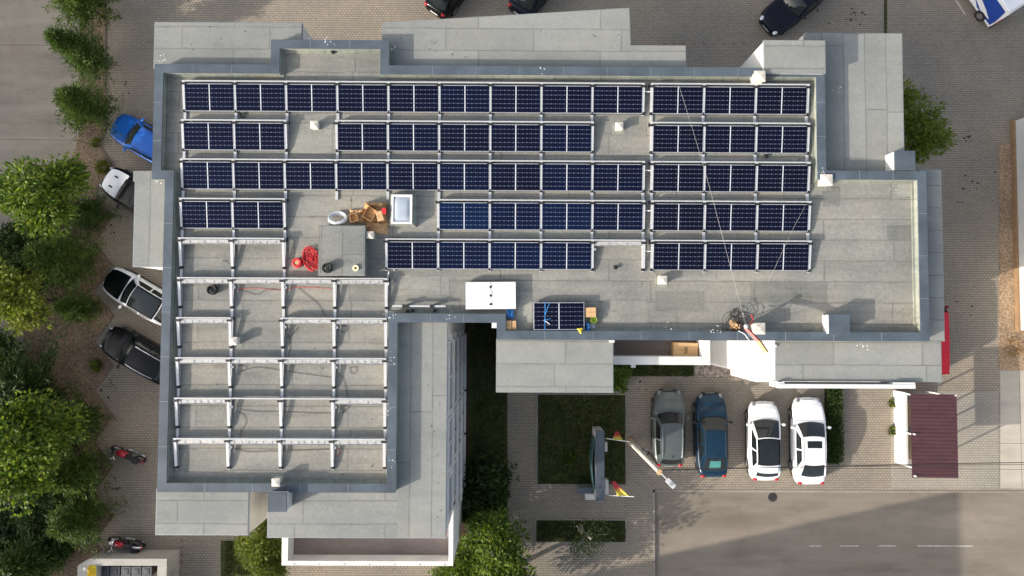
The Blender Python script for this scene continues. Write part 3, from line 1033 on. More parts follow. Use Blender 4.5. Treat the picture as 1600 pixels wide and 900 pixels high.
PW, PD, TILT = 2.094, 1.134, R_(7.6)
ZLO, ZHI = 0.10, 0.10 + PD * math.sin(TILT)
GAPN = 0.10
pd_mesh = {}


def frame_mesh():
    f = MB()
    w, d, t = PW / 2, PD / 2, 0.022
    f.box(-w, w, d - t, d, -0.032, 0.004)
    f.box(-w, w, -d, -d + t, -0.032, 0.004)
    f.box(-w, -w + t, -d + t, d - t, -0.032, 0.004)
    f.box(w - t, w, -d + t, d - t, -0.032, 0.004)
    return f.mesh('panel_frame', M['alu2'])


pf = frame_mesh()
pl = MB().box(-PW / 2 + 0.018, PW / 2 - 0.018, -PD / 2 + 0.018, PD / 2 - 0.018, -0.012, 0.0).mesh('panel_cells', M['cells'])
pcell = MB().box(-PW / 2 + 0.018, PW / 2 - 0.018, -PD / 2 + 0.018, PD / 2 - 0.018, -0.012, 0.0).mesh('panel_back', M['back'])
jbx = MB().box(-0.05, 0.05, -0.045, 0.045, -0.028, -0.012).mesh('junction_box', M['black'])


def panel(label, x, j, sx=1.0, dy=0.0):
    r = thing('solar_panel', label, 'solar panel', (x, row_y(j) - GAPN - PD / 2 * math.cos(TILT) + dy, ZR + (ZLO + ZHI) / 2 + 0.02), 0, 'solar panels mounted in rows on the roof')
    r.rotation_euler = (TILT, 0, 0)
    r.scale = (sx, 1, 1)
    inst(pf, 'frame', r)
    tint = random.uniform(0.0, 0.22) if x > 6 else min(1.0, random.uniform(0.15, 0.65) + (0.4 if 3 <= j and 4 < (x - LX[0]) / COLP < 8.4 and random.random() < 0.75 else 0))  # random variation, plus bluer centre panels imitating the sky's reflection
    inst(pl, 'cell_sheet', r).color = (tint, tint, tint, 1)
    inst(jbx, 'junction_box', r, (0, PD / 2 - 0.12, 0))
    return r


ROWN = ['top row', 'second row', 'third row', 'fourth row', 'fifth row']
layout = {0: range(9), 1: [0, 1, 3, 4, 5, 6, 7], 2: range(9), 3: [0, 1, 5, 6, 7, 8], 4: [4, 5, 6, 7]}
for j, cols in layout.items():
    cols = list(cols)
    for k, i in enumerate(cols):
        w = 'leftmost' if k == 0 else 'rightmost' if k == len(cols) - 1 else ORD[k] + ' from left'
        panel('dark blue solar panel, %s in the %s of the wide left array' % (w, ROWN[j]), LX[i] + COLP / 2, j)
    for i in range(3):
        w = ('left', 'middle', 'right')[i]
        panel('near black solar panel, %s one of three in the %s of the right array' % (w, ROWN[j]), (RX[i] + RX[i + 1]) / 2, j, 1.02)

# support frame: base rail, inclined rail, post
ZT = ZHI + 0.035


def frame_m(last):
    f = MB()
    ln = ROWP - 0.03 if not last else 1.30
    f.box(-0.055, 0.055, -ln, 0.0, 0.012, 0.06)
    s = MB().box(-0.055, 0.055, -1.16, 0.02, -0.03, 0.03)
    mt = Matrix.Translation((0, 0, ZHI + 0.0)) @ Matrix.Rotation(TILT, 4, 'X')
    f.add([mt @ Vector(p) for p in s.v], s.f)
    f.box(-0.03, 0.03, -0.05, 0.01, 0.06, ZHI)
    return f.mesh('support_frame', M['alu'])


fr_mid, fr_end = frame_m(False), frame_m(True)
ft = MB().cyl((0, -1.20, 0.0), 0.085, 0.075, 0.085, 12)
ft.cyl((0, -1.20, 0.085), 0.03, 0.03, 0.05, 8)
ft_me = ft.mesh('rubber_foot', M['black'])
clip_me = MB().box(-0.12, 0.12, -0.15, -0.06, ZHI + 0.01, ZHI + 0.045).mesh('end_clip', M['black'])
opt_me = MB().box(0.05, 0.15, -0.42, -0.32, 0.10, 0.17).mesh('optimiser', M['back'])
foot_me = MB().box(-0.12, 0.12, -0.10, 0.06, 0.0, 0.012).mesh('pad', M['black'])


def tray_mesh(w, slots, seed):
    rnd = random.Random(seed)
    t = MB().box(0.05, w - 0.05, -0.235, -0.045, ZHI - 0.03, ZHI - 0.022)
    t.box(0.05, w - 0.05, -0.240, -0.2352, ZHI - 0.03, ZHI + 0.01)
    s = t.mark()
    xs = [w * (k + 0.8 + rnd.uniform(-.12, .12)) / (slots + 0.8) for k in range(slots)]
    for x in xs:
        s.box(x - 0.014, x + 0.014, -0.20, -0.09, ZHI - 0.0215, ZHI - 0.012)
        if rnd.random() < 0.7:
            s.box(x - 0.05, x - 0.0142, -0.16, -0.10, ZHI - 0.0215, ZHI - 0.016)
    return t.mesh('ballast_tray', [M['tray'], M['trim']])


trays = [tray_mesh(COLP, n, n) for n in (5, 6, 2, 7, 3)]


def rack(label, j, segs, xs, last=(), tray=(), opts=(), dy=0.0):
    """one row: north rail over each run of bays, a frame on each line"""
    r = thing('mounting_rack', label, 'mounting rack', (0, row_y(j) + dy, ZR), 0, 'aluminium racks on the roof')
    used = []
    for a, b in segs:
        rb = MB().box(xs[a] - 0.05, xs[b] + 0.05, -0.022, 0.022, ZT - 0.012, ZT + 0.03)
        rb.box(xs[a] - 0.05, xs[b] + 0.05, 0.023, 0.029, 0.03, ZT + 0.028)
        rb.build('top_rail', M['alu'], r)
        used += list(range(a, b + 1))
    for i in sorted(set(used)):
        f = inst(fr_end if i in last else fr_mid, 'support_frame', r, (xs[i], 0, 0))
        inst(ft_me, 'rubber_foot', f)
        inst(clip_me, 'end_clip', f)
        inst(foot_me, 'pad', f)
        if i in opts:
            inst(opt_me, 'optimiser', f)
    for a, b in segs:
        for i in range(a, b):
            if i not in tray and j < 5:
                MB().box(xs[i] + 0.06, xs[i + 1] - 0.06, -0.13, -0.026, 0.10, 0.106).build('gap_shade_sheet', M['dkplastic'], r)  # dark sheet painting the shade in the gap between rail and panel
    for n, i in enumerate(tray):
        inst(trays[(i + j + n) % 5], 'ballast_tray', r, (xs[i], 0, 0))
    return r


A = 'aluminium rack under '
rack(A + 'the top row of nine panels in the wide left array', 0, [(0, 9)], LX, last=[9])
rack(A + 'the broken second row of panels in the wide left array', 1, [(0, 2), (3, 8)], LX)
rack(A + 'the full third row of panels in the wide left array', 2, [(0, 9)], LX)
rack(A + 'the fourth row of panels either side of the skylight', 3, [(0, 2), (5, 9)], LX)
rack('bare aluminium rack of two empty bays left of the red cord coils', 4, [(0, 2)], LX, tray=[0, 1])
rack(A + 'the fifth row of panels, its right end bay still bare', 4, [(4, 9)], LX, last=[4, 5, 6, 7, 8, 9], tray=[8], opts=[8])
rack('bare four bay aluminium rack just below the felt covered shaft', 5, [(0, 4)], LX, tray=[0, 1, 2, 3], opts=[1, 2])
rack('bare aluminium rack with a gap at its second bay, above the vent', 6, [(0, 1), (2, 4)], LX, tray=[0, 2, 3], opts=[2, 3])
rack('bare aluminium rack level with the middle of the wing, third from the bottom', 7, [(0, 4)], LX, tray=[0, 1, 2, 3], opts=[1, 3])
rack('bare aluminium rack whose two middle bays lack their trays, second from the bottom', 8, [(0, 4)], LX, tray=[0, 3], opts=[1, 3])
rack('bare aluminium rack at the bottom of the wing, nearest the lower parapet', 9, [(0, 4)], LX, last=[0, 1, 2, 3, 4], tray=[0, 1, 2, 3], opts=[1, 3])
for j in range(5):
    rack(A + 'the three panels in the %s of the right array' % ROWN[j], j, [(0, 3)], RX, last=range(4) if j == 4 else ())


def tubing(name, label, cat, pts, r, mat, n=8, closed=False, group=None, sides=6):
    o = MB().tube(spline(pts, n, closed), r, sides, closed).build(name, mat, smooth=True)
    return tag(o, label, cat, group)


# white conduits between the two arrays
for (y, z, lab) in ((142, 11.75, 'top row'), (265, 11.75, 'third row'), (328, 11.75, 'fourth row'), (391, 11.75, 'fifth row')):
    q = [P(1006 if lab != 'fifth row' else 1002, y - (8 if lab == 'fifth row' else 0), z), P(1009, y + 1, z), P(1014, y + 1.3, z), P(1018, y + 1, z)]
    tubing('conduit', 'short white conduit bridging the two arrays at the %s' % lab, 'conduit', q, 0.022, M['whitehose'], 5, group='white conduits between arrays')

# ------------------------------------------------------------------ things lying on the roof
def loops(n, r, tilt=0.0, jit=0.12, rz=0.0, squash=1.0, h=0.02, seed=1):
    rnd = random.Random(seed)
    pts = []
    for k in range(n * 14):
        a = 2 * math.pi * k / 14
        rr = r * (1 + jit * math.sin(a * 0.37 + k * 0.11) + rnd.uniform(-jit, jit) * 0.25)
        pts.append(Vector((rr * math.cos(a), rr * squash * math.sin(a), h * (k / 14) + rnd.uniform(0, h))))
    m = Matrix.Rotation(rz, 3, 'Z') @ Matrix.Rotation(tilt, 3, 'X')
    return [m @ p for p in pts]


def coil(name, label, px, py, z, n, r, thick, mat, tilt=0.0, squash=1.0, seed=1, lift=0.0, cat='coil', jit=0.12, rz=0.0, h=0.02):
    c = P(px, py, z)
    pts = [p + Vector((0, 0, thick + lift)) for p in loops(n, r, tilt, jit, rz, squash, h, seed)]
    o = MB().tube(spline(pts, 3), thick, 6).build(name, mat, smooth=True)
    o.location = (c.x, c.y, z)
    return tag(o, label, cat)


coil('hose_coil', 'white coiled hose leaning on the top edge of the felt covered shaft', 530, 344, ZR, 6, 0.33, 0.024, M['whitehose'], R_(-38), 0.9, 3, 0.20, 'hose', 0.14)
coil('cord_coil', 'tangled bundle of red cord against the shaft side', 487, 405, ZR, 22, 0.17, 0.011, M['redcord'], 0, 1.5, 4, 0, 'cord', 1.0, 0.3, 0.008)
r = thing('cord_reel', 'round red reel of cord left of the tangled red bundle', 'cord reel', P(466, 411, ZR))
for k in range(4):
    MB().tube([(0.155 * math.cos(a / 12 * 6.283), 0.155 * math.sin(a / 12 * 6.283), 0.05 + 0.045 * k) for a in range(12)], 0.055, 8, True).build('winding', M['redcord'], r, smooth=True)
MB().cyl((0, 0, 0.01), 0.09, 0.09, 0.2, 16).build('core', M['card'], r)
coil('cable_coil', 'black cable coil lying on top of the felt covered shaft', 513, 419, 12.18, 9, 0.17, 0.017, M['black'], 0, 1.0, 6, 0, 'cable', 0.16)
coil('cable_coil', 'thick black cable coil on the roof under the first bare bay', 334, 453, ZR, 9, 0.17, 0.020, M['black'], 0, 1.0, 8, 0, 'cable', 0.14)
coil('cable_coil', 'thin black ring of cable below the leftmost panel of the top row', 379.5, 181, ZR, 3, 0.10, 0.012, M['black'], 0, 1.0, 9, 0, 'cable', 0.1)
t_ = thing('tape_roll', 'cream tape roll on the shaft lid', 'tape roll', P(556, 419, 12.18))
ring([(0.13 * math.cos(a / 20 * 6.283), 0.13 * math.sin(a / 20 * 6.283)) for a in range(20)], [(0.055 * math.cos(a / 20 * 6.283), 0.055 * math.sin(a / 20 * 6.283)) for a in range(20)], 0, 0.06).build('tape', simple('cream_tape', (0.72, 0.66, 0.42), 0.5), t_)
ring([(0.055 * math.cos(a / 20 * 6.283), 0.055 * math.sin(a / 20 * 6.283)) for a in range(20)], [(0.045 * math.cos(a / 20 * 6.283), 0.045 * math.sin(a / 20 * 6.283)) for a in range(20)], 0.002, 0.055).build('core', M['card'], t_)


def crumple(name, label, cat, px0, py0, px1, py1, z, hgt, mat, seed, n=9, hollow=0.0, fold=1.0, rz=0.0):
    """a crumpled sack: a closed lumpy shell, dented in the middle when open"""
    rnd = random.Random(seed)
    a, b = P(px0, py1, z), P(px1, py0, z)
    cx, cy, sx, sy = (a.x + b.x) / 2, (a.y + b.y) / 2, (b.x - a.x) / 2, (b.y - a.y) / 2
    hs = [[rnd.uniform(0.35, 1.0) for _ in range(n + 1)] for _ in range(n + 1)]

    def f(u, v):
        i, j = round(u * n), round(v * n)
        e = min(i, j, n - i, n - j)
        h = hgt * hs[i][j] * (0.0 if e == 0 else 0.75 if e == 1 else 1.0)
        q = math.hypot(u - 0.5, v - 0.5)
        if hollow and q < 0.28:
            h *= 1 - hollow
        w = 1 + 0.16 * fold * (hs[j][i] - 0.7)
        x, y = (2 * u - 1) * sx * w, (2 * v - 1) * sy * w
        return (x * math.cos(rz) - y * math.sin(rz), x * math.sin(rz) + y * math.cos(rz), 0.01 + h)

    us = [k / n for k in range(n + 1)]
    o = MB().grid(f, us, us).build(name, mat)
    o.location = (cx, cy, z)
    q = o.modifiers.new('thick', 'SOLIDIFY')
    q.thickness = 0.01
    return tag(o, label, cat)


def open_box(name, label, px, py, z, sx, sy, h, rz, mat, flaps=True, cat='cardboard box', closed=False, group=None):
    r = thing(name, label, cat, P(px, py, z), rz, group)
    b = MB()
    t = 0.012
    if closed:
        b.box(-sx / 2, sx / 2, -sy / 2, sy / 2, 0.002, h)
        b.build('carton', mat, r, bevel=0.008)
        MB().box(-sx / 2 + 0.001, sx / 2 - 0.001, -0.025, 0.025, h, h + 0.003).build('tape', M['card2'], r)
        return r
    b.box(-sx / 2, sx / 2, -sy / 2, sy / 2, 0.002, 0.014)
    for x0, x1, y0, y1 in ((-sx / 2, -sx / 2 + t, -sy / 2, sy / 2), (sx / 2 - t, sx / 2, -sy / 2, sy / 2), (-sx / 2 + t, sx / 2 - t, -sy / 2, -sy / 2 + t), (-sx / 2 + t, sx / 2 - t, sy / 2 - t, sy / 2)):
        b.box(x0, x1, y0, y1, 0.014, h)
    b.build('carton', mat, r)
    if flaps:
        for k, (w, d, sgn, ax) in enumerate(((sx, sy * 0.48, 1, 'y'), (sx, sy * 0.48, -1, 'y'), (sy, sx * 0.4, 1, 'x'), (sy, sx * 0.4, -1, 'x'))):
            an = R_(25 + 30 * ((k * 7) % 3))
            f = MB().box(-w / 2 * 0.96, w / 2 * 0.96, 0, d, -0.004, 0.004)
            m = Matrix.Translation((0, sgn * sy / 2, h) if ax == 'y' else (sgn * sx / 2, 0, h))
            m = m @ Matrix.Rotation({('y', 1): 0, ('y', -1): math.pi, ('x', 1): -math.pi / 2, ('x', -1): math.pi / 2}[(ax, sgn)], 4, 'Z') @ Matrix.Rotation(-an + R_(20), 4, 'X')
            q = MB()
            q.add([m @ Vector(p) for p in f.v], f.f)
            q.build('flap', mat, r)
    return r


crumple('paper_sack', 'large crumpled brown paper sack beside the skylight', 'sack', 569, 316, 606, 347, ZR, 0.42, M['card2'], 5, 10, 0.6)
crumple('paper_sack', 'small open brown sack stuffed with card between hose and large sack', 'sack', 546, 327, 571, 349, ZR, 0.36, M['card'], 9, 8, 0.7)
crumple('wrapping_sheet', 'flat crumpled brown wrapping sheet at the lower end of the heap', 'wrapping', 571, 347, 607, 365, ZR, 0.20, M['card'], 12, 9, 0.0, 1.2, R_(-4))
open_box('cardboard_box', 'small pale cardboard box standing on the brown sack heap', 594, 338, ZR + 0.42, 0.26, 0.40, 0.12, R_(15), M['card'], closed=True)
open_box('cardboard_box', 'narrow open carton sticking out of the small brown sack', 554, 341, ZR + 0.22, 0.30, 0.34, 0.2, R_(20), M['card'], flaps=False)
open_box('cardboard_box', 'dark open carton tucked in the middle of the large sack', 579, 335, ZR + 0.30, 0.42, 0.50, 0.2, R_(-30), M['card2'], flaps=False)
o = MB().box(-0.09, 0.09, -0.12, 0.12, 0, 0.05).build('red_packet', M['redcord'], bevel=0.01)
o.location = P(600, 330, ZR + 0.48)
tag(o, 'red packet on top of the heap next to the skylight', 'packet')


def stack(label_top, label_rest, x0, y0, x1, y1, n, face_down, rz=0.0):
    a, b = P(x0, y1, 11.97), P(x1, y0, 11.97)
    cx, cy = (a.x + b.x) / 2, (a.y + b.y) / 2
    rest = thing('panel_stack', label_rest, 'panel stack', (cx, cy, ZR), rz)
    pal = MB()
    for k in (-0.8, 0, 0.8):
        pal.box(k - 0.06, k + 0.06, -0.5, 0.5, 0, 0.08)
    for k in (-0.45, -0.15, 0.15, 0.45):
        pal.box(-0.95, 0.95, k - 0.05, k + 0.05, 0.08, 0.10)
    pal.build('pallet', M['wood'], rest)
    for k in range(n):
        dx = random.uniform(-0.012, 0.012)
        inst(pf, 'panel_edge', rest, (dx, 0, 0.135 + 0.037 * k))
        inst(pcell, 'panel_sheet', rest, (dx, 0, 0.135 + 0.037 * k))
    top = thing('solar_panel', label_top, 'solar panel', (cx, cy, ZR + 0.137 + 0.037 * n), rz)
    if face_down:
        top.rotation_euler = (0, math.pi, rz)
        top.location.z += -0.03
        inst(pf, 'frame', top)
        inst(pcell, 'back_sheet', top, (0, 0, -0.018))
        for k in (-0.36, 0, 0.36):
            inst(jbx, 'junction_box', top, (0.0, k, -0.018))
        rnd = random.Random(4)
        for k in range(4):
            y0_ = -0.42 + 0.24 * k
            pts = [(-0.02 + rnd.uniform(-.05, .05), y0_ + 0.05 * i, -0.045) for i in range(6)]
            MB().tube(spline(pts, 4), 0.007, 5).build('lead', M['black'], top)
    else:
        inst(pf, 'frame', top)
        inst(pl, 'cell_sheet', top).color = (0.2, 0.2, 0.2, 1)
    return top


stack('loose panel lying face down on its stack, white back and cable leads showing', 'stack of panels under the white face down panel', 727, 439.5, 806, 484, 5, True, R_(0.8))
tp_ = stack('loose dark panel tied with blue strap on the stack by the lower parapet', 'stack of panels under the strapped dark panel', 834, 471.5, 913, 516.5, 5, False, R_(0.5))
bs = thing('strap', 'bright blue tie strap knotted round the dark panel stack', 'strap', tp_.location)
bm_ = MB()
sx_ = -0.58
bm_.box(sx_ - 0.014, sx_ + 0.014, -0.58, 0.58, 0.008, 0.012)
bm_.box(sx_ - 0.014, sx_ + 0.014, -0.583, -0.578, -0.35, 0.012)
bm_.box(sx_ - 0.014, sx_ + 0.014, 0.578, 0.583, -0.35, 0.012)
bm_.build('band', M['bluewrap'], bs)
MB().tube(spline([(sx_, 0.03, 0.02), (sx_ + 0.1, 0.32, 0.025), (sx_ + 0.21, 0.57, 0.015)], 5), 0.012, 5).build('tail', M['bluewrap'], bs)
MB().tube(spline([(sx_, -0.16, 0.02), (sx_ + 0.10, -0.14, 0.05), (sx_ + 0.24, -0.10, 0.02)], 5), 0.014, 5).build('tail', M['bluewrap'], bs)
MB().tube(spline([(sx_, -0.20, 0.02), (sx_ + 0.10, -0.26, 0.05), (sx_ + 0.20, -0.34, 0.02)], 5), 0.014, 5).build('tail', M['whitehose'], bs)
MB().ball((sx_, -0.17, 0.03), 0.045, 0.06, 0.03).build('knot', M['bluewrap'], bs)
open_box('cardboard_box', 'cardboard box right of the strapped panel stack', 922, 488, ZR, 0.42, 0.40, 0.3, R_(1), M['card'], closed=True)
open_box('cardboard_box', 'left one of two cardboard boxes in the parapet corner', 794.5, 508, ZR, 0.22, 0.38, 0.25, 0, M['card'], closed=True)
open_box('cardboard_box', 'right one of two cardboard boxes in the parapet corner', 802.5, 508, ZR, 0.21, 0.37, 0.22, R_(2), M['card'], closed=True)
crumple('plastic_wrap', 'crumpled blue wrap below the white face down panel', 'plastic wrap', 791, 482, 803, 498, ZR, 0.25, M['bluewrap'], 21, 7)
crumple('plastic_wrap', 'crumpled blue bag at the lower right corner of the strapped stack', 'plastic wrap', 914, 503, 922, 519, ZR, 0.3, M['bluewrap'], 22, 6)
crumple('plastic_wrap', 'pale crumpled film beside the lime bucket', 'plastic wrap', 920, 505, 930, 514, ZR, 0.1, simple('film', (0.42, 0.44, 0.50), 0.35), 23, 6)
b_ = thing('bucket', 'lime green bucket between the cardboard box and the blue bag', 'bucket', P(927, 500, ZR))
ring([(0.13 * math.cos(a / 18 * 6.283), 0.13 * math.sin(a / 18 * 6.283)) for a in range(18)], [(0.118 * math.cos(a / 18 * 6.283), 0.118 * math.sin(a / 18 * 6.283)) for a in range(18)], 0.01, 0.24).build('bucket_wall', M['green'], b_)
MB().cyl((0, 0, 0.0), 0.117, 0.117, 0.1, 18).build('contents', M['green'], b_)
o = MB().add([(-0.13, 0.1, 0.02), (0.12, 0.12, 0.05), (0.05, -0.14, 0.0), (0.0, 0.02, 0.10)], [(0, 2, 3), (2, 1, 3), (1, 0, 3), (0, 1, 2)]).build('yellow_rag', M['yellow'])
o.location = P(906, 517, ZP)
tag(o, 'small yellow rag on the coping below the strapped stack', 'rag')

# loose rail with clamps above the inner corner
r = thing('loose_rail', 'loose white mounting rail with black clamps beside the inner corner parapet', 'rail', P(656, 478.5, ZR))
MB().box(-1.10, 1.10, -0.035, 0.035, 0.25, 0.31).build('bar', M['alu'], r)
for x_, w_ in ((-0.55, 0.14), (0.54, 0.09)):
    MB().box(x_ - w_, x_ + w_, -0.07, 0.07, 0.20, 0.33).build('clamp', M['black'], r)
    MB().box(x_ - 0.05, x_ + 0.05, -0.05, 0.05, 0, 0.2).build('leg', M['black'], r)
for k, (a, b) in enumerate(((637.5, 486.5), (645, 485.5), (679.5, 485.5))):
    c = P(a, b, ZR)
    o = MB().cyl((0, 0, 0), 0.075, 0.07, 0.09, 14).cyl((0, 0, 0.09), 0.03, 0.03, 0.03, 8).build('rubber_foot', M['black'])
    o.location = c
    tag(o, ('left of two loose rubber feet lying together below the rail', 'right of two loose rubber feet lying together below the rail', 'loose rubber foot lying alone below the right end of the rail')[k], 'rubber foot', 'loose rubber feet')

# roof hoist reaching over the lower parapet
hz = thing('roof_hoist', 'red roof hoist boom with beige tip leaning out over the lower parapet', 'hoist', P(1168, 512, ZR))
L_ = hz.location


def rel(px, py, z): return P(px, py, z) - L_


MB().tube([rel(1165, 512, 12.7), rel(1186, 534, 13.05)], 0.085, 4).build('boom', M['red'], hz)
MB().tube([rel(1185, 533, 13.05), rel(1198, 551, 13.2)], [0.12, 0.09], 4).build('boom_tip', M['card'], hz)
MB().tube([rel(1164, 512, ZR), rel(1165, 511, 12.8)], 0.05, 8).build('post', M['chrome'], hz)
for q in ((1152, 503), (1176, 502), (1158, 517)):
    MB().tube([rel(*q, ZR + 0.02), rel(1165, 511, 12.45)], 0.022, 6).build('leg', M['red'] if q[0] == 1176 else M['grate'], hz)
MB().ball(rel(1166, 510, 12.82), 0.10, 0.10, 0.08).build('pivot', M['alu'], hz)
MB().tube(spline([rel(1165, 511, 12.8), rel(1176, 501, 12.2), rel(1174, 492, 12.0)], 4), 0.02, 6).build('handle', M['redcord'], hz)
MB().tube(spline([rel(1172, 512, 12.6), rel(1170, 524, 12.4), rel(1185, 533, 13.0)], 5), 0.015, 6).build('hose', simple('teal_hose', (0.05, 0.22, 0.24), 0.4), hz)
crumple('sandbag', 'tan counterweight bag under the black cable tangle by the hoist', 'bag', 1140, 500, 1155, 516, ZR, 0.34, M['card'], 31, 7)
coil('cable_tangle', 'black cable tangle heaped beside the red hoist', 1149, 502, ZR, 9, 0.27, 0.011, M['dkplastic'], R_(20), 0.9, 32, 0.05, 'cable', 1.3, 0.5, 0.03)
coil('cable_tangle', 'single black cable loop standing out above the tangle', 1147, 489, ZR, 2, 0.17, 0.013, M['dkplastic'], R_(25), 1.0, 33, 0.05, 'cable', 0.2)
tubing('rope', 'thin white rope drooping from the tan bag across the coping', 'rope', [P(1154, 517, 12.0), P(1163, 522, 12.02), P(1170, 531, 12.02), P(1176, 537, 11.2)], 0.014, M['whitehose'])
tubing('guy_rope', 'long thin white rope stretched over the right array to the hoist', 'rope', [P(1056, 118, 11.97), P(1100, 262, 12.3), P(1140, 412, 12.5), P(1166, 511, 12.85)], 0.0045, M['tray'], 8, sides=4)
tubing('guy_rope', 'faint slack line over the lower right panels', 'rope', [P(1258, 322, 12.0), P(1237, 362, 12.05), P(1210, 420, 12.0), P(1200, 440, ZR + 0.03)], 0.004, M['tray'], 8, sides=4)

# cardboard box on the narrow terrace, with its printed upright marks
cb = open_box('cardboard_box', 'long taped cardboard box lying on the narrow shaded terrace', 1067, 546.5, 9.56, 1.08, 0.66, 0.5, R_(-2), M['card'], closed=True)
mkb = MB()
for k in (-0.07, 0.07):
    mkb.tube([(0.02 + 0.045 * math.cos(a / 14 * 6.283), k + 0.055 * math.sin(a / 14 * 6.283), 0.503) for a in range(14)], 0.011, 4, True)
mkb.box(-0.03, -0.015, -0.16, 0.16, 0.5005, 0.506)
mkb.build('print', M['black'], cb)

# loose cables among the bare racks
CB = [
    ('red and black cable pair trailing right from the second line of the first bare row', [(366, 449), (385, 456), (402, 460), (420, 452), (444, 455)], 'black'),
    ('red cable straggling along the first bare row toward the cable coil', [(372, 452), (400, 450), (430, 453), (470, 449), (520, 451)], 'redcord'),
    ('black cable running diagonally from the first bare row down to the rack below', [(466, 450), (480, 462), (496, 475), (510, 497)], 'black'),
    ('black cable curling under the rail by the gap bay', [(444, 511), (452, 518), (449, 529), (458, 521), (466, 511)], 'black'),
    ('black cable hanging down the line beside the gap bay', [(452, 524), (453, 540), (450, 560)], 'black'),
    ('black cable loop under the right end of the gap rack', [(526, 515), (538, 520), (543, 511), (533, 508)], 'black'),
    ('black cable ring in the right bay of the third bare rack', [(545, 575), (556, 574), (556, 583), (548, 583), (546, 576)], 'black'),
    ('black cable sagging across the two middle bays of the third bare rack', [(372, 583), (400, 574), (440, 579), (480, 585), (520, 590)], 'black'),
    ('black cable dropping from the right optimiser of the third bare rack', [(528, 582), (536, 592), (540, 608), (545, 624)], 'black'),
    ('black cable ring in the left bay of the third bare rack', [(372, 572), (382, 571), (384, 578), (375, 579)], 'black'),
    ('black cable along the second lowest rack through its empty middle bays', [(374, 640), (400, 643), (440, 643), (480, 645), (520, 646)], 'black'),
    ('black cable curve falling toward the lowest rack at its left line', [(368, 643), (380, 648), (384, 660), (377, 674), (375, 686)], 'black'),
    ('tangled black cable end at the right of the second lowest rack', [(527, 636), (540, 643), (533, 645), (545, 636), (538, 634)], 'black'),
    ('black cable trailing along the lowest rack', [(366, 700), (385, 706), (420, 705), (460, 704), (515, 702)], 'black'),
    ('short red cable curl at the right end of the lowest rack', [(522, 701), (530, 703), (530, 710), (523, 713)], 'redcord'),
    ('black cable sweeping down beside the vent cap on the roof', [(363, 420), (358, 412), (350, 407), (346, 408)], 'black'),
]
for lab, pts, mt in CB:
    tubing('cable', lab, 'cable', [P(a, b, ZR + 0.025) for a, b in pts], 0.0075, M[mt], 6, sides=5, group='loose cables among the racks')
tubing('conduit', 'white conduit hooking round the right end of the first bare row', 'conduit', [P(608, 424, 11.75), P(606, 432, 11.72), P(607, 444, 11.7), P(603, 449, 11.7)], 0.02, M['whitehose'], 5, group='white conduits between arrays')

# ------------------------------------------------------------------ vehicles
PT = {
    'silver': paint('grey_green_paint', (0.105, 0.125, 0.120), 0.3, 0.38),
    'navy': paint('dark_blue_paint', (0.006, 0.026, 0.052), 0, 0.28, 0.35, 0.25),
    'white': paint('white_paint', (0.80, 0.81, 0.83)),
    'blue': paint('bright_blue_paint', (0.012, 0.11, 0.46), 0.1, 0.3),
    'black': paint('black_paint', (0.003, 0.0034, 0.0045), 0, 0.25, 0.18, 0.15),
    'ink': paint('ink_paint', (0.007, 0.008, 0.017), 0, 0.25, 0.22, 0.18),
    'tour': paint('truck_white', (0.82, 0.83, 0.85)),
}


def interp(x, pts):
    for (a, b), (c, d) in zip(pts, pts[1:]):
        if x <= c:
            t = (x - a) / (c - a) if c > a else 0
            t = max(0, min(1, t))
            t = t * t * (3 - 2 * t)
            return b + (d - b) * t
    return pts[-1][1]


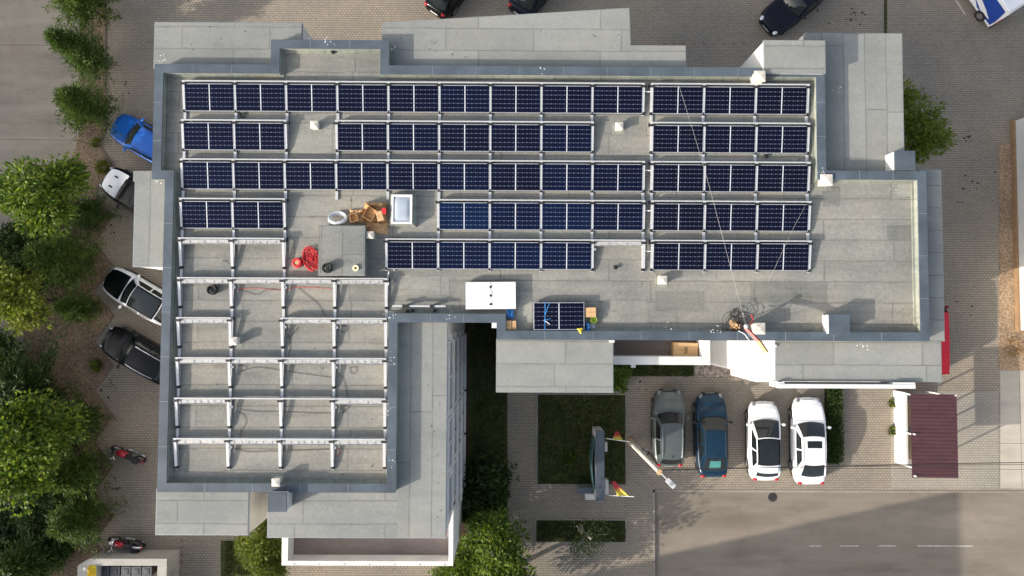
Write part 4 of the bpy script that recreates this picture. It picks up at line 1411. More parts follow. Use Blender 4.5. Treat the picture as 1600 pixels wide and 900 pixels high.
def car(name, label, cat, px, py, ang, L, W, H, prof, col, roofcol=None, bonnetcol=None, extras=(), group=None, zc=0.7):
    """prof: u of windscreen base, roof front, roof rear, rear window base; belt height; rear deck height"""
    xc, xf, xr, xb, belt, deck = prof
    p = P(px, py, zc)
    root = thing(name, label, cat, (p.x, p.y, 0.004), R_(ang), group)
    hl, hw = L / 2, W / 2
    body_m = PT[col]
    top_pts = [(-1.0, deck * 0.80), (-0.93, deck), (xb, deck + 0.01), (xb + 0.08, belt), (xc - 0.1, belt), (xc, belt - 0.01), (0.80, belt - 0.13), (0.95, belt - 0.24), (1.0, belt - 0.34)]

    def top(u): return interp(u, top_pts)
    def half(u): return hw * (1 - (0.34 if u > 0 else 0.26) * abs(u) ** 5.5) * (1 - 0.03 * abs(u) ** 2)

    us = [-1.0, -0.985, -0.94, -0.85, -0.72, -0.55, -0.36, -0.18, 0, 0.18, 0.36, 0.52, 0.66, 0.78, 0.88, 0.95, 0.985, 1.0]
    vs, fs = [], []
    prof_ring = []
    for u in us:
        e = 1.0 if abs(u) < 0.97 else (0.965 if abs(u) < 0.99 else 0.90)
        w, z = half(u) * e, top(u) - (0 if abs(u) < 0.97 else 0.03 if abs(u) < 0.99 else 0.10)
        zb = 0.22 if abs(u) < 0.97 else 0.30
        side = [(0.90, z - 0.012), (0.985, z - 0.09), (1.0, z - 0.26), (0.99, 0.42), (0.95, zb)]
        ringp = [(0, z + 0.025), (0.5, z + 0.015)] + side + [(0.5, zb - 0.02), (0, zb - 0.02)]
        full = ringp + [(-a, b) for a, b in reversed(ringp[1:-1])]
        for a, b in full:
            vs.append((u * hl, a * w, b))
        n = len(full)
    for i in range(len(us) - 1):
        for k in range(n):
            fs.append((i * n + k, i * n + (k + 1) % n, (i + 1) * n + (k + 1) % n, (i + 1) * n + k))
    fs += [tuple(range(n))[::-1], tuple(range((len(us) - 1) * n, len(us) * n))]
    MB().add(vs, [f[::-1] for f in fs]).build('body', body_m, root, smooth=True, sub=1)

    hb, hr = hw * 0.885, hw * 0.70

    def B_front(s): return Vector((xc * hl - 0.16 * s * s, s * hb, top(xc) + 0.012))
    def R_front(s): return Vector((xf * hl - 0.07 * s * s, s * hr, H - 0.045 - 0.03 * s * s))
    def B_rear(s): return Vector((xb * hl + 0.12 * s * s, s * hb * 0.93, top(xb) + 0.012))
    def R_rear(s): return Vector((xr * hl + 0.06 * s * s, s * hr * 0.97, H - 0.055 - 0.03 * s * s))

    def scr(s, v, o=0.0):
        q = B_front(s).lerp(R_front(s), v)
        return q + Vector((0.5, 0, 1)).normalized() * (0.05 * v * (1 - v) * 4 * 0.6 + o)

    def rearw(s, v, o=0.0):
        q = B_rear(s).lerp(R_rear(s), v)
        return q + Vector((-0.6, 0, 1)).normalized() * (0.04 * v * (1 - v) * 4 * 0.5 + o)

    def roofp(s, v, o=0.0):
        q = R_front(s).lerp(R_rear(s), v)
        q.z += 0.045 * (1 - (2 * v - 1) ** 2) + o
        return q

    def sidep(sg, t, v, o=0.0):
        a, b = B_front(sg), B_rear(sg)
        q0 = a.lerp(b, t)
        q0.z = top(q0.x / hl) + 0.005
        q0.y += sg * 0.05 * 4 * t * (1 - t)
        q1 = roofp(sg, t)
        q = q0.lerp(q1, v)
        return q + Vector((0, sg, 0.5)).normalized() * (0.04 * 4 * v * (1 - v) * 0.5 + o)

    S = [k / 6 - 1 for k in range(13)]
    V = [k / 5 for k in range(6)]
    cab = MB()
    cab.grid(lambda s, v: scr(s, v), S, V)
    cab.grid(lambda s, v: rearw(-s, v), S, V)
    for sg in (1, -1):
        cab.grid(lambda t, v: sidep(sg, t if sg > 0 else 1 - t, v), [k / 12 for k in range(13)], V)
    cab.build('pillars', body_m, root, smooth=True)
    MB().grid(lambda v, s: roofp(s, v, 0.002), [k / 10 for k in range(11)][::-1], S).build('roof', PT.get(roofcol, M.get(roofcol)) if roofcol else body_m, root, smooth=True)
    g = M['glass']
    S9 = [s * 0.90 for s in S]
    VV = [0.05 + 0.9 * v for v in V]
    MB().grid(lambda s, v: scr(s, v, 0.012), S9, VV).build('windscreen', g, root, smooth=True)
    MB().grid(lambda s, v: rearw(-s, v, 0.012), [s * 0.84 for s in S], [0.08 + 0.84 * v for v in V]).build('rear_window', g, root, smooth=True)
    for sg in (1, -1):
        for t0, t1 in ((0.08, 0.46), (0.50, 0.86)):
            MB().grid(lambda t, v: sidep(sg, (t0 + (t1 - t0) * (t if sg > 0 else 1 - t)), 0.10 + 0.76 * v, 0.010), [k / 6 for k in range(7)], V).build('side_window', g, root, smooth=True)
    # wiper line, bonnet panel with its gap, door gaps
    MB().tube([scr(s, 0.03, 0.018) for s in S9], 0.012, 4).build('wiper', M['black'], root)
    bp = lambda a, s: Vector(((xc + 0.03 + (0.955 - xc - 0.03) * a - 0.035 * s * s * a) * hl, s * half(xc + (0.95 - xc) * a) * 0.80, top(xc + 0.03 + (0.925 - xc) * a) + 0.034 - 0.016 * abs(s) ** 3))
    AA = [k / 8 for k in range(9)]
    MB().grid(lambda s, a: bp(a, -s) + Vector((0, 0, -0.016)), [q * 1.02 for q in S], [-0.02 + 1.04 * a for a in AA]).build('bonnet_gap', M['black'], root, smooth=True)
    MB().grid(lambda s, a: bp(a, -s), S, AA).build('bonnet', PT.get(bonnetcol) if bonnetcol else body_m, root, smooth=True)
    for sg in (1, -1):
        y = sg * half(0.9) * 0.76
        MB().ball(((0.915) * hl, y * 1.02, top(0.915) - 0.055), 0.22, 0.12, 0.07).build('headlight', M['lamp'] if col == 'ink' else M['lamp2'], root, smooth=True)
        MB().ball((-0.945 * hl, sg * half(-0.95) * 0.84, deck - 0.12), 0.10, 0.14, 0.11).build('tail_light', M['redlamp'], root, smooth=True)
        m_ = MB().ball((xc * hl - 0.32, sg * (hw + 0.09), belt + 0.06), 0.09, 0.12, 0.07)
        m_.tube([(xc * hl - 0.30, sg * hw * 0.9, belt + 0.0), (xc * hl - 0.32, sg * (hw + 0.06), belt + 0.05)], 0.025, 6)
        m_.build('wing_mirror', M['black'] if col in ('navy', 'black', 'ink') else body_m, root, smooth=True)
        for u in (0.60, -0.58):
            tyre = MB().cyl((u * hl, sg * (half(u) - 0.20) if sg > 0 else sg * (half(u) + 0.012), 0.33), 0.33, 0.33, 0.212 if sg > 0 else 0.212, 22, 'y').build('wheel', M['tyre'], root, smooth=False, bevel=0.02)
            MB().cyl((u * hl, sg * (half(u) + 0.013) if sg > 0 else sg * (half(u) + 0.018), 0.33), 0.22, 0.22, 0.006, 18, 'y').build('rim', M['chrome'], tyre)
        MB().tube([Vector((u * hl, sg * (half(u) + 0.004), 0.30)) for u in us[3:14]], 0.035, 5).build('sill', M['dkplastic'], root)
    MB().box(hl - 0.02, hl + 0.012, -0.26, 0.26, 0.40, 0.51).build('number_plate', M['plate'], root)
    MB().box(-hl - 0.012, -hl + 0.02, -0.26, 0.26, 0.55, 0.66).build('number_plate', M['plate'], root)
    MB().obox((hl - 0.10, 0, 0.42), 0.24, hw * 1.1, 0.16).build('grille', M['black'], root, bevel=0.03)
    if 'rails' in extras:
        for sg in (1, -1):
            MB().tube(spline([roofp(sg * 0.86, 0.05, 0.03), roofp(sg * 0.88, 0.3, 0.07), roofp(sg * 0.88, 0.7, 0.07), roofp(sg * 0.86, 0.96, 0.03)], 4), 0.022, 6).build('roof_rail', M['chrome'], root)
    if 'sunroof' in extras:
        MB().grid(lambda v, s: roofp(s * 0.62, 0.14 + 0.26 * v, 0.012), [k / 6 for k in range(7)][::-1], [k / 4 - 1 for k in range(9)]).build('sunroof', g, root, smooth=True)
    if 'panroof' in extras:
        MB().grid(lambda v, s: roofp(s * 0.86, 0.03 + 0.92 * v, 0.012), [k / 8 for k in range(9)][::-1], S).build('glass_roof', g, root, smooth=True)
    if 'spoiler' in extras:
        MB().grid(lambda v, s: roofp(s * 0.92, 0.97, 0.02) + Vector((-0.44 * v, 0, -0.05 * v)), [k / 4 for k in range(5)][::-1], S).build('spoiler', body_m, root, smooth=True).modifiers.new('t', 'SOLIDIFY').thickness = 0.03
    if 'lines' in extras:
        for sg in (1, -1):
            MB().tube([roofp(sg * 0.9, v, 0.006) for v in V], 0.012, 4).build('roof_trim', M['black'], root)
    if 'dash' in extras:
        MB().grid(lambda s, v: rearw(-s * 0.45, 0.25 + 0.5 * v, 0.016), S, V).build('parcel_shelf_patch', simple('teal_shelf', (0.06, 0.22, 0.20), 0.3), root, smooth=True)  # teal patch laid over the rear window glass
    if 'antenna' in extras:
        MB().add([roofp(0.03, 0.88, 0), roofp(-0.03, 0.88, 0), roofp(0, 0.97, 0), roofp(0, 0.95, 0.08)], [(0, 1, 3), (1, 2, 3), (2, 0, 3)]).build('antenna', M['black'], root)
    if 'rack' in extras:
        for k in range(-2, 3):
            MB().box(xf * hl - 0.25, xf * hl - 0.10, k * 0.26 - 0.10, k * 0.26 + 0.10, H + 0.02, H + 0.10).build('roof_lamp', M['black'], root)
        for sg in (1, -1):
            MB().box(0.66 * hl - 0.14, 0.66 * hl + 0.14, sg * 0.32 - 0.05, sg * 0.32 + 0.05, top(0.66) + 0.025, top(0.66) + 0.05).build('bonnet_vent', M['black'], root, bevel=0.02)
        for k in range(-3, 4):
            MB().tube([roofp(k * 0.26, 0.05, 0.03), roofp(k * 0.26, 0.95, 0.03)], 0.012, 4).build('roof_slat', M['dkplastic'], root)
    return root


G1 = 'cars parked in a row in front of the terrace'
car('suv', 'grey green car with pale roof rails, first of the four parked below the terrace', 'car', 1045, 669, 90, 4.35, 1.84, 1.60, (0.44, 0.18, -0.74, -0.93, 1.02, 0.98), 'silver', extras=('rails', 'antenna'), group=G1)
car('parked_car', 'dark blue car between the grey green car and the white black roofed car', 'car', 1112, 680, 91, 4.80, 1.86, 1.46, (0.46, 0.16, -0.46, -0.84, 0.95, 0.99), 'navy', extras=('lines', 'dash', 'antenna'), group=G1)
car('parked_car', 'white hatchback with black glass roof and rear spoiler', 'car', 1194, 689, 90, 4.50, 1.86, 1.48, (0.58, 0.12, -0.58, -0.90, 0.96, 0.98), 'white', roofcol='black', extras=('panroof', 'spoiler'), group=G1)
car('parked_car', 'white saloon with a small dark sunroof next to the hedge', 'car', 1264, 689, 90, 4.95, 1.92, 1.46, (0.46, 0.14, -0.48, -0.82, 0.94, 1.00), 'white', extras=('sunroof', 'lines'), group=G1)
G2 = 'cars parked at an angle under the building edge'
car('parked_car', 'bright blue car half under the upper left roof edge', 'car', 228, 221, 150, 4.5, 1.84, 1.46, (0.42, 0.12, -0.6, -0.88, 0.96, 0.98), 'blue', extras=('lines',), group=G2)
car('off_roader', 'white bonnet off roader with black top, vents and roof lamps', 'car', 216, 306, 149, 4.4, 1.90, 1.78, (0.34, 0.24, -0.86, -0.94, 1.10, 1.08), 'black', roofcol='dkplastic', bonnetcol='white', extras=('rack',), group=G2)
car('parked_car', 'white car with black bonnet and dark glass roof at the building edge', 'car', 219, 463, 150, 4.7, 1.86, 1.50, (0.36, 0.06, -0.7, -0.9, 0.96, 0.98), 'white', bonnetcol='black', roofcol='black', extras=('panroof',), group=G2)
car('parked_car', 'black car on the gravel bed edge above the motorcycles', 'car', 219, 556, 151, 4.8, 1.88, 1.52, (0.40, 0.12, -0.7, -0.9, 0.98, 0.98), 'black', extras=('rails', 'antenna'), group=G2)
car('hatchback', 'dark car with red rear lamps and pale bumper cut by the top frame edge', 'car', 710, -27, 56, 4.3, 1.82, 1.48, (0.44, 0.12, -0.70, -0.90, 0.96, 0.96), 'black')
car('parked_car', 'dark car reversed to the slanted eaves roof', 'car', 841, -28, 57, 4.5, 1.86, 1.48, (0.42, 0.12, -0.55, -0.85, 0.96, 0.98), 'ink')
car('parked_car', 'ink blue car with bright headlamps pointing at the stair tower', 'car', 1245, 3, 220, 4.7, 1.88, 1.48, (0.34, 0.06, -0.6, -0.86, 0.96, 0.98), 'ink')
car('red_van', 'red van showing one side beyond the lower right roof corner', 'van', 1452.5, 521, 90, 4.95, 1.95, 1.95, (0.74, 0.50, -0.93, -0.97, 1.10, 1.10), 'blue', zc=1.2)
VANRED = paint('van_red', (0.24, 0.008, 0.018), 0, 0.35, 0.25, 0.25)
for o in bpy.data.objects:
    if o.parent and o.parent.name == 'red_van':
        for s_ in o.material_slots:
            if s_.material == PT['blue']:
                o.data.materials[0] = VANRED

# delivery van in the upper right corner, tail toward the picture
tr = thing('delivery_van', 'white delivery van with blue and white painted side in the upper right corner', 'van', (0, 0, 0))
vh = R_(124)
c0 = P(1543, 44, 0.3)
ax_, bx_ = Vector((math.cos(vh), math.sin(vh), 0)), Vector((-math.sin(vh), math.cos(vh), 0))
p = c0 + ax_ * 2.6 - bx_ * 0.98
tr.location = (p.x, p.y, 0.004)
tr.rotation_euler = (0, 0, vh)
blue_t = paint('van_blue', (0.015, 0.06, 0.32))
sky_t = paint('van_pale_blue', (0.30, 0.42, 0.62))
pr = [(-2.60, 0.35), (2.55, 0.35), (2.62, 0.75), (2.35, 1.05), (1.75, 1.20), (1.15, 1.95), (0.8, 2.10), (-2.45, 2.12), (-2.60, 1.95)]
vb = MB()
nn = len(pr)
cvx = [(x, sg * (0.98 if z < 1.3 else 0.90), z) for sg in (1, -1) for x, z in pr]
vb.add(cvx, [tuple(range(nn))[::-1], tuple(range(nn, 2 * nn))] + [(i, (i + 1) % nn, nn + (i + 1) % nn, nn + i) for i in range(nn)])
vb.build('body', PT['tour'], tr, bevel=0.05)
MB().add([(1.78, 0.84, 1.235), (1.78, -0.84, 1.235), (1.20, -0.80, 1.955), (1.20, 0.80, 1.955)], [(0, 1, 2, 3)]).build('windscreen', M['glass'], tr).location = (0.025, 0, 0.02)
MB().add([(-2.612, -0.7, 1.25), (-2.612, 0.7, 1.25), (-2.606, 0.68, 1.85), (-2.606, -0.68, 1.85)], [(3, 2, 1, 0)]).build('rear_window', M['glass'], tr)


def side_y(z): return 0.98 if z < 1.3 else 0.98 - 0.08 * (z - 1.05) / 0.9


for sg in (1, -1):
    def patch(name, pts, mat, off):
        q = [(x, sg * ((0.98 if z <= 1.06 else 0.98 - 0.08 * min(1, (z - 1.05) / 0.9)) + off), z) for x, z in pts]
        return MB().add(q, [tuple(range(len(q))) if sg < 0 else tuple(range(len(q)))[::-1]]).build(name, mat, tr)
    patch('blue_side_panel', [(-2.50, 0.55), (-1.2, 0.55), (-0.3, 1.05), (0.0, 1.9), (-2.35, 1.9), (-2.5, 1.05)], blue_t, 0.012)
    patch('pale_side_swoosh', [(-2.2, 0.75), (-1.5, 0.62), (-0.2, 1.05), (0.3, 1.55), (-0.6, 1.25), (-1.6, 1.0)], PT['tour'], 0.018)
    patch('pale_blue_side_stripe', [(-1.0, 1.3), (-0.2, 1.35), (0.2, 1.85), (-0.8, 1.85)], sky_t, 0.018)
    patch('side_window', [(0.35, 1.25), (1.55, 1.22), (1.12, 1.85), (0.35, 1.88)], M['glass'], 0.02)
    for xx in (-1.75, 1.70):
        w_ = MB().cyl((xx, 0.80 if sg > 0 else -1.01, 0.36), 0.36, 0.36, 0.21, 20, 'y').build('wheel', M['tyre'], tr, bevel=0.02)
        MB().cyl((xx, 1.011 if sg > 0 else -1.017, 0.36), 0.2, 0.2, 0.006, 16, 'y').build('rim', M['chrome'], w_)
    MB().obox((1.62, sg * 1.10, 1.25), 0.12, 0.18, 0.24).build('wing_mirror', M['black'], tr, bevel=0.02)
    MB().box(-2.63, -2.598, sg * 0.86 - 0.07, sg * 0.86 + 0.07, 0.9, 1.3).build('tail_light', M['redlamp'], tr)
    MB().ball((2.5, sg * 0.72, 0.85), 0.12, 0.16, 0.10).build('headlight', M['lamp2'], tr, smooth=True)
MB().box(-2.68, -2.55, -0.94, 0.94, 0.34, 0.54).build('bumper', M['dkplastic'], tr, bevel=0.02)


# motorcycles
def motorcycle(label, px, py, ang, cruiser):
    p = P(px, py, 0.5)
    r = thing('motorcycle', label, 'motorcycle', (p.x, p.y, 0.004), R_(ang), 'motorcycles parked on the paving')
    for x, w in ((0.74, 0.06), (-0.72, 0.085)):
        wh = MB().tube([(x + 0.27 * math.cos(a / 24 * 6.283), 0, 0.31 + 0.27 * math.sin(a / 24 * 6.283)) for a in range(24)], w, 8, True).build('wheel', M['tyre'], r, smooth=True)
        MB().cyl((x, -0.03, 0.31), 0.2, 0.2, 0.06, 18, 'y').build('rim', M['chrome'], wh)
    redp = M['red']
    MB().ball((0.20, 0, 0.82), 0.30, 0.17, 0.15).build('fuel_tank', redp, r, smooth=True)
    MB().ball((-0.28, 0, 0.76), 0.38, 0.16, 0.09).build('seat', M['black'], r, smooth=True)
    MB().obox((0.05, 0, 0.45), 0.46, 0.34, 0.38).build('engine', M['grate'], r, bevel=0.05)
    MB().tube(spline([(0.45, 0, 0.85), (0.2, 0, 0.65), (-0.3, 0, 0.6), (-0.72, 0, 0.31)], 4), 0.035, 6).build('frame', M['black'], r)
    for s in (1, -1):
        MB().tube([(0.50, s * 0.09, 0.9), (0.74, s * 0.09, 0.31)], 0.026, 6).build('fork', M['chrome'], r)
        MB().tube(spline([(0.48, 0, 0.98), (0.44, s * 0.22, 1.04), (0.32, s * 0.38, 1.0)], 4), 0.018, 6).build('handlebar', M['chrome'], r)
        MB().tube([(0.36, s * 0.34, 1.0), (0.29, s * 0.42, 0.99)], 0.024, 6).build('grip', M['black'], r)
        MB().tube([(0.42, s * 0.26, 1.02), (0.46, s * 0.33, 1.14)], 0.01, 5).ball((0.46, s * 0.34, 1.16), 0.025, 0.06, 0.04).build('mirror', M['chrome'], r)
    MB().ball((0.62, 0, 0.88), 0.11, 0.11, 0.11).build('headlight', M['lamp'] if cruiser else M['black'], r, smooth=True)
    MB().tube(spline([(0.98, 0, 0.5), (0.82, 0, 0.66), (0.58, 0, 0.60)], 4), 0.075, 6).build('front_mudguard', M['black'], r, smooth=True)
    MB().tube(spline([(-0.45, 0, 0.72), (-0.75, 0, 0.70), (-1.02, 0, 0.50)], 4), 0.095, 6).build('rear_mudguard', M['black'] if not cruiser else M['chrome'], r, smooth=True)
    MB().ball((-1.0, 0, 0.62), 0.05, 0.08, 0.05).build('tail_light', M['redlamp'], r, smooth=True)
    for s in ((1, -1) if cruiser else (-1,)):
        MB().tube(spline([(0.15, s * 0.2, 0.35), (-0.2, s * 0.24, 0.27), (-0.9, s * 0.24, 0.34)], 4), 0.05, 8).build('exhaust', M['chrome'], r, smooth=True)
    if cruiser:
        for s in (1, -1):
            MB().obox((-0.68, s * 0.26, 0.56), 0.44, 0.17, 0.30).build('pannier', M['black'], r, bevel=0.05)
    else:
        MB().obox((-0.72, 0.0, 0.86), 0.36, 0.34, 0.22).build('tail_case', M['black'], r, bevel=0.06)
        MB().obox((0.56, 0, 1.0), 0.16, 0.34, 0.26, 0, R_(-30)).build('fairing', M['black'], r, bevel=0.05)
        MB().ball((0.10, 0.0, 0.70), 0.42, 0.20, 0.14).build('side_fairing', redp, r, smooth=True)
    return r


motorcycle('black sports motorcycle with a large red tank fairing, upper of the two', 199, 710, 156, False)
motorcycle('black and chrome cruiser motorcycle with a small red tank near the bin enclosure', 196, 849, 166, True)

# ------------------------------------------------------------------ trees and plants
LM = {
    'bright': leaf_mat('leaf_bright', (0.040, 0.085, 0.012), (0.090, 0.155, 0.020), (0.210, 0.265, 0.036)),
    'yellow': leaf_mat('leaf_yellow_green', (0.075, 0.110, 0.016), (0.130, 0.172, 0.026), (0.210, 0.240, 0.045)),
    'dark': leaf_mat('leaf_dark', (0.020, 0.044, 0.010), (0.038, 0.072, 0.015), (0.075, 0.115, 0.024), 0.25),
    'mid': leaf_mat('leaf_mid', (0.026, 0.060, 0.010), (0.055, 0.105, 0.016), (0.100, 0.150, 0.024)),
    'conifer': leaf_mat('needle_green', (0.026, 0.058, 0.013), (0.058, 0.108, 0.022), (0.140, 0.190, 0.038), 0.3),
    'sapling': leaf_mat('leaf_dull', (0.040, 0.065, 0.020), (0.065, 0.090, 0.030), (0.095, 0.115, 0.045)),
    'dry': leaf_mat('leaf_dry', (0.30, 0.19, 0.10), (0.42, 0.28, 0.15), (0.52, 0.37, 0.21)),
    'grass': leaf_mat('blade', (0.028, 0.055, 0.012), (0.050, 0.082, 0.018), (0.095, 0.110, 0.035), 0.2),
}


def leaf_mesh(name, pts, dirs, ln, wd, mat, rng, curl=0.35):
    """many small leaf quads: pts, growth directions, length, width"""
    n = len(pts)
    d = dirs / (np.linalg.norm(dirs, axis=1, keepdims=True) + 1e-9)
    rv = rng.normal(size=(n, 3))
    s = np.cross(d, rv)
    s /= (np.linalg.norm(s, axis=1, keepdims=True) + 1e-9)
    nn = np.cross(d, s)
    l = (ln * rng.uniform(0.65, 1.35, n))[:, None]
    w = (wd * rng.uniform(0.7, 1.3, n))[:, None]
    v = np.empty((n, 4, 3))
    v[:, 0] = pts
    v[:, 1] = pts + d * l * 0.45 + s * w * 0.5 + nn * w * curl * 0.5
    v[:, 2] = pts + d * l
    v[:, 3] = pts + d * l * 0.45 - s * w * 0.5 + nn * w * curl * 0.5
    me = bpy.data.meshes.new(name)
    me.vertices.add(n * 4)
    me.vertices.foreach_set('co', v.reshape(-1).astype(np.float32))
    me.loops.add(n * 4)
    me.loops.foreach_set('vertex_index', np.arange(n * 4, dtype=np.int32))
    me.polygons.add(n)
    me.polygons.foreach_set('loop_start', np.arange(0, n * 4, 4, dtype=np.int32))
    me.polygons.foreach_set('loop_total', np.full(n, 4, dtype=np.int32))
    me.materials.append(mat)
    me.update()
    me.validate()
    return me


def broadleaf(seed, H, R, RZ, leaf, wid, mat, clumps=80, per=95, gaps=0.0, cz=None, bark='bark'):
    rng = np.random.default_rng(seed)
    cz = H - RZ if cz is None else cz
    c = []
    lobes = []
    for k in range(7):
        a = 6.283 * k / 7 + rng.uniform(-.4, .4)
        rr = rng.uniform(0.42, 0.74)
        lobes.append(np.array([rr * math.cos(a), rr * math.sin(a), rng.uniform(-0.5, 0.35), rng.uniform(0.26, 0.46)]))
    lobes.append(np.array([rng.uniform(-.15, .15), rng.uniform(-.15, .15), 0.55, 0.42]))
    lobes.append(np.array([0, 0, 0, 0.45]))
    while len(c) < clumps:
        q = rng.normal(size=3)
        q /= np.linalg.norm(q)
        r = rng.uniform(0.35, 1.0) ** 0.5
        lb = lobes[rng.integers(0, len(lobes))]
        q = lb[:3] + q * r * lb[3]
        if q[2] < -0.75:
            continue
        c.append(q * np.array([R, R, RZ]) + np.array([0, 0, cz]))
    c = np.array(c)
    k = rng.integers(0, clumps, clumps * per)
    sz = rng.uniform(0.5, 1.2, clumps) * R * 0.21
    off = rng.normal(size=(len(k), 3)) * np.array([1, 1, 0.55])
    off /= np.maximum(1.0, np.linalg.norm(off, axis=1, keepdims=True) / 1.5)
    pts = c[k] + off * sz[k][:, None]
    ctr = np.array([0, 0, cz])
    dirs = off * 0.9 + (pts - ctr) * (0.4 / R) + rng.normal(size=(len(k), 3)) * 0.5 + np.array([0, 0, -0.15])
    lm = leaf_mesh('crown', pts, dirs, leaf, wid, mat, rng)
    t = MB()
    t.tube(spline([(0, 0, -0.05), (rng.normal() * .08, rng.normal() * .08, cz * 0.5), (rng.normal() * .15, rng.normal() * .15, cz + RZ * 0.4)], 4), [0.05 * R + 0.05 - 0.0045 * R * i for i in range(9)], 8)
    for i in rng.choice(clumps, min(clumps, 22 if H > 4 else 9), replace=False):
        q = c[i]
        z0 = rng.uniform(0.45, 0.9) * cz
        t.tube(spline([(0, 0, z0), (q[0] * 0.45, q[1] * 0.45, z0 + (q[2] - z0) * 0.6), tuple(q)], 3), [0.035, 0.032, 0.028, 0.024, 0.02, 0.015, 0.01], 5)
    return lm, t.mesh('trunk', M[bark], True)


def conifer(seed, H, R, mat, sprays=330, leaf=0.20, wid=0.045, lean=(0, 0)):
    """feathery cypress: sprays sweep out and up from the stem"""
    rng = np.random.default_rng(seed)
    pts, dirs = [], []
    for i in range(sprays):
        f = rng.uniform(0, 1) ** 0.8
        a = rng.uniform(0, 6.283)
        z0 = 0.08 * H + f * 0.86 * H
        lump = 1 + 0.25 * math.sin(2 * a + seed) + 0.15 * math.sin(5 * a + 3 * f)
        Ls = R * lump * (1 - f) ** 0.75 * rng.uniform(0.75, 1.2) + 0.18
        up = rng.uniform(0.35, 0.9) + 0.5 * f
        Ls *= 1.35 if rng.random() < 0.22 else 0.92
        d0 = np.array([math.cos(a), math.sin(a), up])
        d0 /= np.linalg.norm(d0)
        n = int(14 + 20 * Ls / R)
        t = rng.uniform(0.25, 1.0, n)
        droop = np.array([0, 0, -0.22])
        base = np.array([lean[0] * f, lean[1] * f, z0])
        p = base + d0[None] * (t * Ls)[:, None] + droop[None] * ((t ** 2) * Ls)[:, None]
        p += rng.normal(size=(n, 3)) * (0.055 + 0.05 * (1 - t))[:, None] * R
        pts.append(p)
        dirs.append(np.tile(d0 + np.array([0, 0, -0.3]), (n, 1)) + rng.normal(size=(n, 3)) * 0.45)
    lm = leaf_mesh('crown', np.concatenate(pts), np.concatenate(dirs), leaf, wid, mat, rng, 0.2)
    t = MB().tube([(0, 0, -0.05), (lean[0] * .5, lean[1] * .5, H * 0.5), (lean[0], lean[1], H * 0.95)], [0.09, 0.06, 0.015], 8)
    return lm, t.mesh('trunk', M['bark'], True)


def plant(name, label, cat, meshes, loc, rz=0.0, sc=(1, 1, 1), group=None):
    r = thing(name, label, cat, loc, rz, group)
    r.scale = sc
    inst(meshes[0], 'crown', r)
    inst(meshes[1], 'trunk', r)
    return r


def at(px, py): return P(px, py, 0)
def crown_at(px, py, zc):
    q = P(px, py, zc)
    return Vector((q.x, q.y, 0))


cfA = conifer(1, 4.3, 1.35, LM['conifer'], 380, lean=(-0.1, 0.1))
cfB = conifer(2, 4.3, 1.30, LM['conifer'], 380, lean=(0.1, 0.15))
cfC = conifer(3, 3.2, 1.35, LM['dark'], 340, lean=(0.0, -0.1))
cfD = conifer(4, 2.6, 1.20, LM['conifer'], 320)
GC = 'feathery evergreens along the gravel bed'
plant('cypress_tree', 'feathery evergreen cut by the top edge of the frame', 'tree', cfA, at(166, 30), 0.4, (1.18, 1.05, 1.12), GC)
plant('cypress_tree', 'feathery evergreen with a forked tip, second from the top', 'tree', cfB, at(168, 106), 2.1, (1.12, 1.0, 1.12), GC)
plant('cypress_tree', 'feathery evergreen touching the nose of the bright blue car', 'tree', cfA, at(166, 184), 4.0, (1.08, 1.0, 1.02), GC)
plant('cypress_tree', 'dark low evergreen in the shade below the off roader', 'tree', cfC, at(155, 338), 0.8, (1.0, 1.0, 0.8), GC)
plant('cypress_tree', 'broad feathery evergreen in front of the white car with black bonnet', 'tree', cfB, at(140, 412), 1.3, (1.35, 1.25, 1.10), GC)
plant('cypress_tree', 'small evergreen between the white and the black angled cars', 'tree', cfD, at(146, 482), 0.3, (1.05, 0.85, 1.1), GC)
plant('cypress_tree', 'dark round evergreen at the saw tooth edging above the motorcycles', 'tree', cfC, at(150, 648), 2.6, (1.0, 0.95, 1.0), GC)
plant('cypress_tree', 'feathery evergreen just left of the upper motorcycle', 'tree', cfD, at(146, 728), 4.1, (1.35, 1.3, 1.4), GC)
plant('cypress_tree', 'feathery evergreen left of the cruiser motorcycle', 'tree', cfA, at(150, 800), 5.2, (1.2, 1.15, 0.85), GC)
plant('cypress_tree', 'grey green evergreen in the lower left corner of the frame', 'tree', cfB, at(70, 868), 0.9, (1.5, 1.5, 0.8), GC)
plant('cypress_tree', 'dark wide evergreen above the big maple, over the gravel bed', 'tree', cfC, at(72, 610), 1.9, (2.0, 1.9, 1.2), GC)
plant('cypress_tree', 'dark low evergreen behind the upper broadleaf tree', 'tree', cfC, at(90, 375), 3.0, (1.0, 1.0, 0.7), GC)
plant('cypress_tree', 'dark evergreen between the yellow green tree and the broad feathery one', 'tree', cfC, at(66, 432), 5.0, (1.3, 1.3, 0.9), GC)
plant('cypress_tree', 'dark evergreen low in the lower left shade under the maple', 'tree', cfC, at(75, 800), 4.4, (1.2, 1.2, 0.55), GC)

